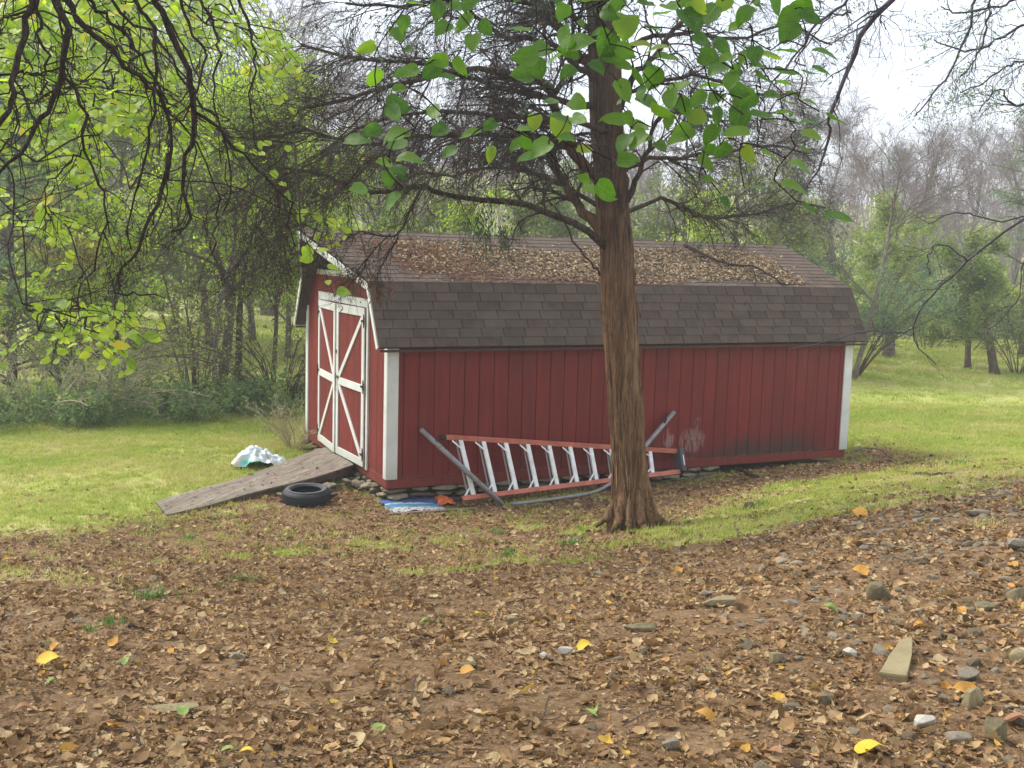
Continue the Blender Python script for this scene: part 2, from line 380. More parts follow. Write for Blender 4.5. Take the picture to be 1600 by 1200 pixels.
M['lf_brown'] = leafcol('brown_fallen', (.22, .10, .05), (.42, .22, .11))
def stone():
    t = NT('fieldstone'); r = t.n('ShaderNodeObjectInfo').outputs['Random']; co = t.coord(); n1 = t.noise(3, 6, .7, co); n2 = t.noise(16, 5, .7, co)
    c = t.ramp(r, [(0, (.12, .09, .055)), (.4, (.21, .165, .105)), (.7, (.28, .23, .16)), (1, (.35, .29, .20))])
    c = t.mix(t.val(n1, .45, .7, 0, .6), c, (.10, .085, .05)); c = t.mix(t.val(n2, .5, .75, 0, .5), c, (.34, .29, .20))
    return t.bsdf(c, .9, t.math('ADD', n1, n2), .6, .05, spec=.2)
M['stone'] = stone()
def stonec(name, a, b):
    t = NT(name); n1 = t.noise(7, 6, .7); return t.bsdf(t.ramp(n1, [(.3, a), (.7, b)]), .88, t.noise(30, 4, .7), .5, .01, spec=.2)
M['slab'] = stonec('tan_slab', (.19, .15, .075), (.30, .245, .135))
M['greystone'] = stonec('grey_stone', (.16, .13, .09), (.28, .235, .175))
M['palestone'] = stonec('pale_stone', (.36, .325, .26), (.50, .46, .385))
M['mossstone'] = stonec('mossy_stone', (.09, .075, .035), (.23, .185, .105))
def grassm():
    t = NT('grass_blade'); r = t.n('ShaderNodeObjectInfo').outputs['Random']; n1 = t.noise(.45, 4, .6, t.n('ShaderNodeNewGeometry').outputs['Position'])
    f = t.math('ADD', t.math('MULTIPLY', r, .50), t.val(n1, .3, .7, 0, .60))
    c = t.ramp(f, [(0, (.22, .31, .030)), (.35, (.32, .41, .050)), (.65, (.45, .46, .10)), (.85, (.55, .48, .19)), (1, (.60, .50, .28))])
    return t.bsdf(c, .6, spec=.3, transl=.35)
M['grass'] = grassm()
M['tuft'] = leafmat('tuft_blade', [(0, (.05, .14, .02)), (.6, (.09, .21, .03)), (1, (.17, .28, .05))], .3, big=0)
def ground():
    t = NT('ground_soil'); P = t.n('ShaderNodeNewGeometry').outputs['Position']
    at_ = t.n('ShaderNodeAttribute'); at_.attribute_name = 'grass'; gf = at_.outputs['Fac']
    n1 = t.noise(.8, 5, .6, P); n2 = t.noise(9, 6, .72, P); n3 = t.noise(45, 4, .7, P); vo = t.n('ShaderNodeTexVoronoi'); vo.inputs['Scale'].default_value = 26; t.l(P, vo.inputs['Vector'])
    soil = t.ramp(n2, [(.3, (.09, .050, .022)), (.5, (.20, .12, .055)), (.7, (.31, .205, .105))]); soil = t.mix(.35, soil, t.ramp(t.n('ShaderNodeSeparateColor').outputs[0] if 0 else n3, [(.4, (.04, .022, .012)), (.6, (.30, .19, .11))]))
    sc_ = t.n('ShaderNodeSeparateColor'); t.l(vo.outputs['Color'], sc_.inputs[0]); soil = t.mix(t.val(sc_.outputs[0], .6, 1, 0, .5), soil, (.30, .19, .12))
    lawn = t.ramp(n1, [(.3, (.27, .33, .055)), (.5, (.40, .42, .10)), (.7, (.50, .44, .19))]); lawn = t.mix(t.val(n3, .4, .7, 0, .45), lawn, (.19, .25, .05))
    lawn = t.mix(t.val(n2, .50, .70, 0, .6), lawn, (.44, .35, .20)); lawn = t.mix(t.val(t.noise(.33, 5, .7, P), .50, .62, 0, .6), lawn, (.46, .37, .20))
    m = t.val(t.math('ADD', gf, t.math('MULTIPLY', t.math('SUBTRACT', n2, .5), .9)), .35, .65)
    return t.bsdf(t.mix(m, soil, lawn), .95, t.math('ADD', n2, n3), .7, .04, spec=.1)
M['ground'] = ground()
def plywood():
    t = NT('weathered_plywood'); co = t.coord(); g1 = t.noise(5, 6, .7, co, (.12, 1, 1), .8); g2 = t.noise(40, 4, .7, co, (.05, 1, 1)); b = t.noise(1.2, 4, .6, co)
    c = t.ramp(g1, [(.3, (.12, .095, .075)), (.5, (.24, .195, .155)), (.7, (.36, .31, .25))]); c = t.mix(t.val(g2, .48, .62, 0, .85), c, (.075, .058, .045)); c = t.mix(t.val(t.noise(2.2, 6, .7, co, (.5, 1, 1)), .55, .7, 0, .6), c, (.10, .085, .06))
    c = t.mix(t.val(b, .45, .65, 0, .5), c, (.17, .15, .10)); return t.bsdf(c, .9, t.math('ADD', g1, g2), .9, .015, spec=.15)
M['ply'] = plywood()
M['wood'] = simple('old_lumber', (.16, .12, .09), .9)
M['rubber'] = simple('black_rubber', (.028, .028, .030), .65, 0, .3, 8)
M['rubberlite'] = simple('dusty_rubber', (.085, .085, .088), .75, 0, .35, 10)
M['orange'] = simple('orange_fiberglass', (.50, .15, .095), .6, 0, .25, 7)
M['alu'] = simple('dull_aluminium', (.74, .72, .68), .5, .1, .2, 9)
M['alud'] = simple('dull_bar_metal', (.36, .35, .33), .55, .3, .2, 9)
M['pipe'] = simple('galvanized_pipe', (.26, .24, .235), .55, .35, .3, 12)
M['iron'] = simple('black_iron', (.025, .022, .022), .6, .3)
M['rust'] = simple('rusty_chain', (.16, .11, .08), .7, .4)
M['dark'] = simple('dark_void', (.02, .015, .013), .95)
M['pvc'] = simple('white_pvc', (.62, .62, .60), .5)
M['black'] = simple('black_plastic', (.03, .03, .032), .5)
def tarpm():
    t = NT('tarp_plastic'); co = t.coord(); n1 = t.noise(4.5, 3, .5, co); sp = t.n('ShaderNodeSeparateXYZ'); t.l(co, sp.inputs[0])
    m = t.math('MULTIPLY', t.val(sp.outputs['X'], -.02, .06, 1, 0), t.val(sp.outputs['Z'], .12, .16, 1, 0)); m = t.math('MULTIPLY', m, t.val(sp.outputs['X'], -.30, -.22, 0, 1))
    c = t.ramp(n1, [(.3, (.44, .53, .54)), (.7, (.66, .69, .69))]); c = t.mix(m, c, (.16, .50, .42)); c = t.mix(t.val(sp.outputs['X'], -.27, -.34, 0, .8), c, (.60, .45, .33))
    return t.bsdf(c, .4, t.noise(14, 5, .6, co), .5, .02, spec=.5)
M['tarp'] = tarpm()
def sackm():
    t = NT('printed_sack'); co = t.coord(); sp = t.n('ShaderNodeSeparateXYZ'); t.l(co, sp.inputs[0]); n = t.noise(9, 4, .6, co); ys = t.math('ADD', sp.outputs['Y'], t.math('MULTIPLY', n, .10))
    c = t.ramp(t.val(ys, -.36, .44), [(0, (.40, .41, .42)), (.18, (.38, .40, .42)), (.2, (.04, .22, .36)), (.34, (.06, .30, .38)), (.36, (.50, .52, .53)), (.42, (.03, .11, .36)), (.8, (.03, .12, .45)), (.84, (.62, .60, .56)), (.95, (.55, .38, .22))], 'CONSTANT')
    c = t.mix(t.val(t.noise(30, 3, .6, co), .50, .60, 0, .9), c, (.16, .10, .06)); return t.bsdf(c, .35, n, .3, .01, spec=.5)
M['sack'] = sackm()
M['orangebag'] = simple('orange_plastic', (.62, .15, .05), .5, 0, .35, 14)

# ------------------------------------------------------------------ ground
def inpoly(x, y, poly):
    x = np.asarray(x); y = np.asarray(y); r = np.zeros(x.shape, bool); n = len(poly)
    for i in range(n):
        x0, y0 = poly[i]; x1, y1 = poly[(i+1) % n]
        c = ((y0 > y) != (y1 > y)) & (x < (x1-x0)*(y-y0)/(y1-y0+1e-12)+x0); r ^= c
    return r
def sdist(x, y, poly):
    x = np.asarray(x, float); y = np.asarray(y, float); d = np.full(x.shape, 1e9); n = len(poly)
    for i in range(n):
        a = np.array(poly[i]); b = np.array(poly[(i+1) % n]); ab = b-a
        t = np.clip(((x-a[0])*ab[0]+(y-a[1])*ab[1])/(ab@ab+1e-9), 0, 1)
        d = np.minimum(d, np.hypot(x-a[0]-t*ab[0], y-a[1]-t*ab[1]))
    return np.where(inpoly(x, y, poly), -d, d)
def sm(x, a, b):
    t = np.clip((x-a)/(b-a), 0, 1); return t*t*(3-2*t)
def fn(x, y, s=1., o=0.):
    return (np.sin(x*s*1.7+1.9*np.sin(y*s*1.3+o))+np.sin(y*s*2.1+1.6*np.sin(x*s*1.1+o*2)+o)+.6*np.sin((x+y)*s*3.7+o)+.5*np.sin((x-1.3*y)*s*5.1+2*o))/3.1
wp = lambda pts: [tuple(gnd(*p)[:2]) for p in pts]
LITTER = [(-14, -20)]+[(-14, 9.5)]+wp([(-60, 838), (100, 826), (235, 806), (330, 790), (520, 742)])+[(-2.2, 14.6), (-.9, 14.2)]
LITTER += [tuple(shed_pt(7.5, .6, 0)[:2])]+wp([(1345, 675), (1400, 690), (1500, 712), (1640, 722)])+[(30, 18), (30, -20)]
STRIP = wp([(930, 862), (1040, 822), (1120, 785), (1230, 758), (1400, 735), (1640, 715), (1640, 756), (1500, 775), (1400, 795), (1250, 822), (1140, 845), (1050, 862)])
def grassf(x, y):
    d = sdist(x, y, LITTER); n = fn(x, y, 1.3, .4)
    g_ = sm(d+.45*n+.25*fn(x, y, 5.2, 1.), -1.3, .9)
    d2 = sdist(x, y, STRIP); g2 = sm(-d2+.34*fn(x, y, 2.3, 1.1)+.2*fn(x, y, 6.1, .1), -.25, .45)*(.62+.3*fn(x, y, 3.7, 2.))
    g3 = .62*sm(fn(x, y, 1.1, 2.2)+fn(x, y, 3.3, .7)*.5, .30, .85)*sm(y, 6.2, 9.0)*(1-sm(y, 14, 17))
    g4 = .33*sm(y+.5*fn(x, y, .9, 3.), 8.3, 11.)*(1-sm(y, 12.6, 14))*(1-sm(x, 1.0, 3.))*(.6+.4*fn(x, y, 4.3, 1.7))
    return np.clip(np.maximum(np.maximum(g_, g2), np.maximum(g3, g4)), 0, 1)
def axis(lo, dlo, dhi, hi, step, gr=1.13):
    a = [dlo]; s = step
    while a[-1] > lo: s *= gr; a.append(a[-1]-s)
    b = list(np.arange(dlo, dhi, step))[1:]; s = step; b.append(b[-1]+s)
    while b[-1] < hi: s *= gr; b.append(b[-1]+s)
    return np.array(sorted(a)+b)
gx_ = axis(-240, -7, 10, 240, .11); gy_ = axis(-25, 2.5, 21, 330, .11)
X, Yg = np.meshgrid(gx_, gy_, indexing='ij'); Z = gz(X, Yg)
nearw = np.exp(-((Yg-6)/9)**2)
Z = Z+nearw*.012*fn(X, Yg, 5.3, .3)+nearw*.008*fn(X, Yg, 13, 1.3)
idx = np.arange(X.size).reshape(X.shape)
gme = mesh_np('ground', np.stack([X, Yg, Z], -1).reshape(-1, 3), np.stack([idx[:-1, :-1], idx[1:, :-1], idx[1:, 1:], idx[:-1, 1:]], -1).reshape(-1, 4), None, True)
atr = gme.attributes.new('grass', 'FLOAT', 'POINT'); atr.data.foreach_set('value', grassf(X, Yg).ravel().astype(np.float32))
go = link('ground', gme, None, M['ground']); go['kind'] = 'structure'; go['label'] = 'gently sloping yard of bare leaf-strewn soil and mown lawn'

# ------------------------------------------------------------------ scatter (geometry nodes instancing for uncountable stuff)
def scatter(name, protos, pos, rot, scl, label, cat, g=rng):
    col = bpy.data.collections.new(name+'_source')
    for i, me in enumerate(protos):
        col.objects.link(bpy.data.objects.new(f'{name}_source_{i:02d}', me))
    me = bpy.data.meshes.new(name); me.vertices.add(len(pos)); me.vertices.foreach_set('co', np.asarray(pos, np.float32).ravel())
    a = me.attributes.new('rot', 'FLOAT_VECTOR', 'POINT'); a.data.foreach_set('vector', np.asarray(rot, np.float32).ravel())
    s3 = np.asarray(scl, np.float32); s3 = np.repeat(s3[:, None], 3, 1) if s3.ndim == 1 else s3
    a = me.attributes.new('scl', 'FLOAT_VECTOR', 'POINT'); a.data.foreach_set('vector', s3.ravel())
    a = me.attributes.new('pick', 'INT', 'POINT'); a.data.foreach_set('value', g.integers(0, len(protos), len(pos)).astype(np.int32))
    o = link(name, me); tag(o, label, cat, None, 'stuff')
    ng = bpy.data.node_groups.new(name, 'GeometryNodeTree'); ng.interface.new_socket('Geometry', in_out='INPUT', socket_type='NodeSocketGeometry'); ng.interface.new_socket('Geometry', in_out='OUTPUT', socket_type='NodeSocketGeometry')
    N = ng.nodes.new; gi = N('NodeGroupInput'); gout = N('NodeGroupOutput'); ip = N('GeometryNodeInstanceOnPoints'); ci = N('GeometryNodeCollectionInfo')
    ci.inputs['Collection'].default_value = col; ci.inputs['Separate Children'].default_value = True; ci.inputs['Reset Children'].default_value = True
    def att(nm, dt): n_ = N('GeometryNodeInputNamedAttribute'); n_.data_type = dt; n_.inputs['Name'].default_value = nm; return n_.outputs['Attribute']
    L = ng.links.new; L(gi.outputs[0], ip.inputs['Points']); L(ci.outputs[0], ip.inputs['Instance']); ip.inputs['Pick Instance'].default_value = True
    L(att('pick', 'INT'), ip.inputs['Instance Index']); L(att('rot', 'FLOAT_VECTOR'), ip.inputs['Rotation']); L(att('scl', 'FLOAT_VECTOR'), ip.inputs['Scale'])
    L(ip.outputs[0], gout.inputs[0]); md = o.modifiers.new('scatter', 'NODES'); md.node_group = ng; return o
def leaf_proto(name, mat, w=.55, curl=.5, seed=0, rows=4, ser=0.):
    """leaf length 1 along +y, curled"""
    g = np.random.default_rng(seed); V = []; Q = []; T = []; ts = np.linspace(0, 1, rows+2)
    prof = lambda t: w*.5*math.sin(PI*min(1, t**.8))**.8*(1-.15*t)
    cx = g.uniform(-curl, curl); cy = g.uniform(-.3, 1)*curl
    for i, t_ in enumerate(ts):
        hw = prof(t_)*(1+g.uniform(-.3, .3)); z = cy*(t_-.5)**2*1.2+g.uniform(-.03, .03); y = t_*(1-.2*abs(cy))
        V += [(-hw, y, z+abs(hw)*(.35+cx)+g.uniform(-.03, .03)), (0, y, z), (hw, y, z+abs(hw)*(.35-cx*.6)+g.uniform(-.03, .03))]
    for i in range(rows+1):
        a = i*3; Q += [(a, a+1, a+4, a+3), (a+1, a+2, a+5, a+4)]
    me = mesh_np(name, np.array(V)-np.array([0, .5, 0]), np.array(Q), None, False); me.materials.append(mat); return me
def twig_proto(name, mat, seed):
    g = np.random.default_rng(seed); P = np.zeros((1, 4, 3)); P[0, :, 1] = np.linspace(-.5, .5, 4); P[0, :, 0] = g.uniform(-.08, .08, 4); P[0, :, 2] = .02+g.uniform(0, .04, 4)
    V, Q, T = tubes(P, np.array([[.03, .025, .02, .012]]), 4); me = mesh_np(name, V, Q, T); me.materials.append(mat); return me
def sample(n, xr, yr, f, pw=1.):
    """n ground points with density f(x,y), denser near the camera"""
    out = np.zeros((0, 2))
    while len(out) < n:
        k = 60000; y = yr[0]+(yr[1]-yr[0])*rng.uniform(0, 1, k)**pw; x = rng.uniform(xr[0], xr[1], k)
        vis = np.abs(x) < .5*y+1.2
        ok = vis & (rng.uniform(0, 1, k) < f(x, y)); out = np.vstack([out, np.stack([x, y], 1)[ok]])
    return out[:n]
def footprint(x, y, m=.05):
    a = (x-SO[0])*SA[0]+(y-SO[1])*SA[1]; b = (x-SO[0])*SB[0]+(y-SO[1])*SB[1]
    return (a > -m) & (a < 7.32+m) & (b > -m) & (b < 3.79+m)
def put(p2, lift=0.): return np.column_stack([p2, gz(p2[:, 0], p2[:, 1])+np.exp(-((p2[:, 1]-6)/9)**2)*(.012*fn(p2[:, 0], p2[:, 1], 5.3, .3)+.008*fn(p2[:, 0], p2[:, 1], 13, 1.3))+lift])
dl = [leaf_proto('dry_leaf', M['litter'], rng.uniform(.25, .75), .9, i) for i in range(9)]+[twig_proto('dry_twig', M['litter'], 40+i) for i in range(4)]
litf = lambda x, y: (1-.93*np.clip(grassf(x, y)*1.15, 0, 1)**1.6)*(.16+.84*sm(fn(x, y, 1.7, 3.)+.7*fn(x, y, 6.3, 1.)+.35*fn(x, y, 15., 2.), -.75, .45))*~footprint(x, y)
p2 = sample(260000, (-8, 10), (2.8, 19), litf, 1.5); n = len(p2)
r_ = np.column_stack([rng.normal(0, .38, n), rng.normal(0, .38, n), rng.uniform(0, 2*PI, n)])
s_ = np.clip(rng.lognormal(-3.98, .60, n), .006, .075)*(1+.022*p2[:, 1])
scatter('leaf_litter', dl, put(p2, .006), r_, s_, 'brown dead leaves and bark bits covering the bare ground', 'leaf litter')
bigf = lambda x, y: (1-.9*grassf(x, y))*(.35+.65*sm(fn(x, y, 1.2, 6.), -.4, .4))*~footprint(x, y)
p3 = sample(1500, (-7, 8), (2.9, 16), bigf, 1.2); n3 = len(p3)
bl_ = [leaf_proto('whole_dry_leaf', M['litter'], rng.uniform(.5, .8), 1.0, 140+i, 6) for i in range(6)]
scatter('whole_dead_leaves', bl_, put(p3, .014), np.column_stack([rng.normal(0, .42, n3), rng.normal(0, .42, n3), rng.uniform(0, 6.28, n3)]), rng.uniform(.035, .075, n3), 'larger curled whole dead leaves lying among the leaf bits', 'dead leaves')
def ltwig(seed):
    g = np.random.default_rng(seed); P = np.zeros((1, 8, 3)); P[0, :, 1] = np.linspace(-.5, .5, 8); P[0, :, 0] = np.cumsum(g.normal(0, .03, 8)); P[0, :, 2] = .02+np.abs(g.normal(0, .02, 8)); a, b = grow(P, np.linspace(.013, .006, 8)[None], 3, .3, (.4, .9), 0, .15, 4, .6, .004, g=g); a[:, :, 2] = np.clip(a[:, :, 2], .01, .08)
    me = mesh_np('ground_twig', *join([tubes(P, np.linspace(.013, .006, 8)[None], 4), tubes(a, b, 3, False)])); me.materials.append(M['brownbark'] if seed % 2 else M['greybark']); return me
p3 = sample(520, (-7, 8), (2.9, 15), bigf, 1.2); n3 = len(p3)
scatter('ground_twigs', [ltwig(s) for s in range(5)], put(p3, .006), np.column_stack([rng.normal(0, .05, n3), rng.normal(0, .05, n3), rng.uniform(0, 6.28, n3)]), rng.uniform(.10, .32, n3), 'thin broken twigs strewn over the dead leaves', 'twigs')
def blades(name, mat, nb, h, sp, seed, lean=.35, w=.004):
    g = np.random.default_rng(seed); b = np.column_stack([g.normal(0, sp, nb), g.normal(0, sp, nb), np.zeros(nb)]); d = g.uniform(0, 2*PI, nb); hh = h*g.uniform(.5, 1.1, nb); l = g.uniform(0, lean, nb)*hh
    o1 = np.column_stack([np.cos(d), np.sin(d), np.zeros(nb)]); sd_ = np.column_stack([-np.sin(d), np.cos(d), np.zeros(nb)])*w
    mid = b+o1*(l*.35)[:, None]+np.array([0, 0, 1])*(hh*.55)[:, None]; tip = b+o1*l[:, None]*1.2+np.array([0, 0, 1])*hh[:, None]*.95
    V = np.stack([b-sd_, b+sd_, mid-sd_*.8, mid+sd_*.8, tip], 1).reshape(-1, 3); k = np.arange(nb)[:, None]*5
    me = mesh_np(name, V, k+np.array([[0, 1, 3, 2]]), k+np.array([[2, 3, 4]])); me.materials.append(mat); return me
gp = [blades('grass_tuft', M['grass'], 16, .05, .05, s, .9, .003) for s in range(4)]
gf2 = lambda x, y: np.clip(grassf(x, y), 0, 1)**1.3*~footprint(x, y, .0)*(.5+.5*sm(fn(x, y, .9, 5), -.7, .3))
p2 = np.vstack([sample(52000, (-12, 14), (7, 24), gf2, .9), sample(24000, (-16, 24), (20, 44), gf2, 1.)]); n = len(p2)
scatter('lawn_grass', gp, put(p2, -.004), np.column_stack([rng.normal(0, .1, n), rng.normal(0, .1, n), rng.uniform(0, 6.28, n)]), rng.uniform(.6, 1.25, n)*(1+np.clip(p2[:, 1]-12, 0, 30)*.05), 'short yellow-green mown grass of the lawn', 'grass')
rocks = [rock_mesh('pebble', 60+i, .6) for i in range(6)]
for r in rocks: r.materials.append(M['stone'])
gvf = lambda x, y: sm(x-.18*y, -.6, 2.2)*sm(-y, -13, -9)*(.3+.7*sm(fn(x, y, 1.5, 7), -.3, .4))*(1-grassf(x, y))+.03*sm(-y, -11, -8)
p2 = sample(2700, (-4, 7), (2.9, 13), gvf, 1.); n = len(p2)
scatter('gravel', rocks, put(p2, .0), np.column_stack([rng.normal(0, .25, n), rng.normal(0, .25, n), rng.uniform(0, 6.28, n)]), np.clip(rng.lognormal(-3.15, .42, n), .02, .10), 'small grey and tan stones strewn through the leaf litter', 'gravel')

# ------------------------------------------------------------------ SHED
L_, W_ = 7.32, 3.79; BH, BI, RH, EH, EO = 2.41, .285, 3.046, 1.65, .14
shed = thing('shed', 'red gambrel-roofed barn shed with white trim and crossbuck double doors', 'shed', tuple(SO), YAW)
def wall_top(b):
    b = min(b, W_-b); s1 = (BH-EH)/(BI+EO); s2 = (RH-BH)/(W_/2-BI)
    return (EH+(b+EO)*s1 if b < BI else BH+(b-BI)*s2)-.035
# long near wall: 36 boards with grooves
nb = 36; bw = L_/nb
for i in range(nb):
    x0 = i*bw+.004; x1 = (i+1)*bw-.004; dz = 0.0 if i < 18 else rng.uniform(-.006, .006)
    V, Q, T = prism([(0, dz), (0, EH+.22), (.02, EH+.22), (.02, dz)], x0, x1)
    link('siding_board', bm_mesh('siding_board', V, Q, T, .0015), shed, M['red'])
V, Q = box_v(L_-.06, .03, 1.88, (L_/2, .036, .94)); link('wall_backing', bm_mesh('wall_backing', V, Q), shed, M['dark'])
# front gable boards (up to the loft beam), far gable and back wall as joined boards
def gable_board(b0, b1, top=None):
    ks = [b0]+[k for k in (BI, W_/2, W_-BI) if b0 < k < b1]+[b1]
    f = (lambda b: min(wall_top(b), top)) if top else wall_top
    if top:
        bs = (top+.035-BH)/((RH-BH)/(W_/2-BI))+BI; ks = sorted(set(ks+[k for k in (bs, W_-bs) if b0 < k < b1]))
    return [(b0, 0), (b1, 0)]+[(k, f(k)) for k in reversed(ks)]
ng_ = 18; gb = W_/ng_
for i in range(ng_):
    pl = gable_board(i*gb+.004 if i else .0, (i+1)*gb-.004 if i < ng_-1 else W_, 2.47)
    if i == 0: pl = [(max(b, .021), h) for b, h in pl]
    V, Q, T = prism(pl, 0, .018); link('gable_board', bm_mesh('gable_board', V, Q, T), shed, M['red'])
fars = []
for i in range(ng_): fars.append(prism(gable_board(i*gb+.005, (i+1)*gb-.005), L_-.02, L_-.001))
for i in range(nb):
    V, Q, T = prism([(W_-.02, 0), (W_-.001, 0), (W_-.001, EH+.2), (W_-.02, EH+.2)], i*bw+.03 if i == 0 else i*bw+.005, (i+1)*bw-.03 if i == nb-1 else (i+1)*bw-.005); fars.append((V, Q, T))
link('far_siding', bm_mesh('far_siding', *join(fars)), shed, M['red'])
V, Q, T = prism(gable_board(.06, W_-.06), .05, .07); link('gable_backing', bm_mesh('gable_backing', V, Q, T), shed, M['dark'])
# skirt beams and floor
for nm, c_, s_z in (('skirt_beam', (L_/2, .012, -.062), (L_-.01, .035, .118)), ('skirt_beam', (.018, W_/2, -.062), (.035, W_-.06, .118)), ('skirt_beam', (L_/2, W_-.02, -.062), (L_-.01, .035, .118)), ('skirt_beam', (L_-.022, W_/2, -.062), (.035, W_-.08, .118))):
    V, Q = box_v(*s_z, c_); link(nm, bm_mesh(nm, V, Q, None, .003), shed, M['red2'])
V, Q = box_v(L_-.1, W_-.1, .06, (L_/2, W_/2, -.04)); link('floor_deck', bm_mesh('floor_deck', V, Q), shed, M['wood'])
# corner posts
def trim(name, V, Q, T=None, mat='white', par=None, bev=.002): return link(name, bm_mesh(name, V, Q, T, bev), par or shed, M[mat])
ct = .15
for (a0, b0) in ((0, 0), (L_, 0), (0, W_), (L_, W_)):
    sa = 1 if a0 == 0 else -1; sb = 1 if b0 == 0 else -1
    V, Q = box_v(ct, .022, EH+.05, (a0+sa*(ct/2-.022), b0-sb*.0115, (EH+.05)/2-.005)); trim('corner_trim', V, Q)
    V, Q = box_v(.022, .09, EH+.30, (a0-sa*.0115, b0+sb*(.045+.003), (EH+.30)/2-.005)); trim('corner_trim', V, Q)
# loft beam and dark loft opening with louvre slats
V, Q = box_v(.024, 2.62, .075, (-.013, W_/2, 2.47)); trim('loft_beam', V, Q)
for k in range(4):
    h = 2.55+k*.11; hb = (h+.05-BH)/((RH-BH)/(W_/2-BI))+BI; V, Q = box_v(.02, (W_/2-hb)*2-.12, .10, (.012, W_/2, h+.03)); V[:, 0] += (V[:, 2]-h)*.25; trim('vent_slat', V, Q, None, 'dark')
# roof decks
GO = .165
def fr(b):      # front roof edge: hay hood flares forward toward the ridge
    b = min(b, W_-b); return -GO-.46*max(0, (b-BI)/(W_/2-BI))
roof = None
def roof_slab(pts_f, t=.035):
    """pts: 4 (a,b,h) top corners -> slab"""
    p = np.array(pts_f, float); n_ = unit(np.cross(p[1]-p[0], p[3]-p[0])); n_ = n_*np.sign(n_[2]); V = np.vstack([p-n_*t, p]); return V, np.array([[0, 3, 2, 1], [4, 5, 6, 7], [0, 1, 5, 4], [1, 2, 6, 5], [2, 3, 7, 6], [3, 0, 4, 7]]), None
dk = []
for s in (0, 1):
    m = (lambda b: b) if s == 0 else (lambda b: W_-b)
    dk.append(roof_slab([(-GO, m(-EO), EH), (L_+GO, m(-EO), EH), (L_+GO, m(BI), BH), (-GO, m(BI), BH)]))
    dk.append(roof_slab([(-GO, m(BI), BH), (L_+GO, m(BI), BH), (L_+GO, m(W_/2), RH), (fr(W_/2), m(W_/2), RH)]))
roof = link('roof', bm_mesh('roof', *join(dk)), shed, M['shingle'])
# shingles
def shingle_mesh(w, d, name='shingle'):
    V, Q = box_v(w-.008, d, .010); V[:, 2] += np.where(V[:, 1] < 0, .0, 0.); return bm_mesh(name, V, Q)
sh_cache = {}
def shingle_obj(a, b, h, pitch, w, far=False):
    k = round(w, 3)
    if k not in sh_cache: sh_cache[k] = shingle_mesh(k, .150); sh_cache[k].materials.append(M['shingle'])
    o = bpy.data.objects.new('shingle', sh_cache[k]); C.objects.link(o); o.parent = roof
    o.location = (a, b, h); o.rotation_euler = (pitch+rng.normal(0, .006), 0, rng.normal(0, .004)); return o
def slope_rows(b0, h0, b1, h1, afront, nrows, single_rows, count):
    Ls = math.hypot(b1-b0, h1-h0); pitch = math.atan2(h1-h0, b1-b0); ex = Ls/nrows; rest = []
    ux = np.array([(b1-b0)/Ls, (h1-h0)/Ls]); nn_ = np.array([-ux[1], ux[0]]); w0 = .305
    for r in range(nrows):
        c = np.array([b0, h0])+ux*(r*ex+.076-.006)+nn_*(.010+.0045); bb = c[0]
        a = afront(bb)-.012; end = L_+GO+.012; first = w0*(.35+.5*((r*.37) % 1))
        while a < end-.02:
            w = min(first if first else w0, end-a); first = None
            if r < single_rows: shingle_obj(a+w/2, c[0], c[1], pitch-.045, w); count[0] += 1
            else:
                V, Q = box_v(w-.006, .150, .009); cs, sn = math.cos(pitch-.045), math.sin(pitch-.045)
                rest.append((np.column_stack([V[:, 0]+a+w/2, c[0]+V[:, 1]*cs-V[:, 2]*sn, c[1]+V[:, 1]*sn+V[:, 2]*cs]), Q, None))
            a += w
    return rest
cnt = [0]
rest = slope_rows(-EO, EH, BI, BH, lambda b: -GO, 7, 7, cnt)
rest += slope_rows(BI, BH, W_/2, RH, fr, 13, 4, cnt)
o = link('shingle', bm_mesh('upper_shingles', *join(rest)), roof, M['shingle']); o['kind'] = 'stuff'
rest2 = []
for V, Q, T in slope_rows(-EO, EH, BI, BH, lambda b: -GO, 7, 0, [0])+slope_rows(BI, BH, W_/2, RH, fr, 13, 0, [0]):
    V = V.copy(); V[:, 1] = W_-V[:, 1]; rest2.append((V, Q[:, ::-1], T))
o = link('far_shingle', bm_mesh('far_shingles', *join(rest2)), roof, M['shingle']); o['kind'] = 'stuff'
V, Q, T = tubes(np.array([[(fr(W_/2)-.01, W_/2, RH+.006), (2, W_/2, RH+.008), (L_+GO+.01, W_/2, RH+.006)]]), np.full((1, 3), .018), 6); link('ridge_cap', mesh_np('ridge_cap', V, Q, T, True), roof, M['shingle'])
V, Q, T = tubes(np.array([[(-GO, BI, BH+.004), (3, BI, BH+.003), (L_+GO, BI, BH+.004)]]), np.full((1, 3), .013), 6); link('break_flashing', mesh_np('break_flashing', V, Q, T, True), roof, M['shingle'])
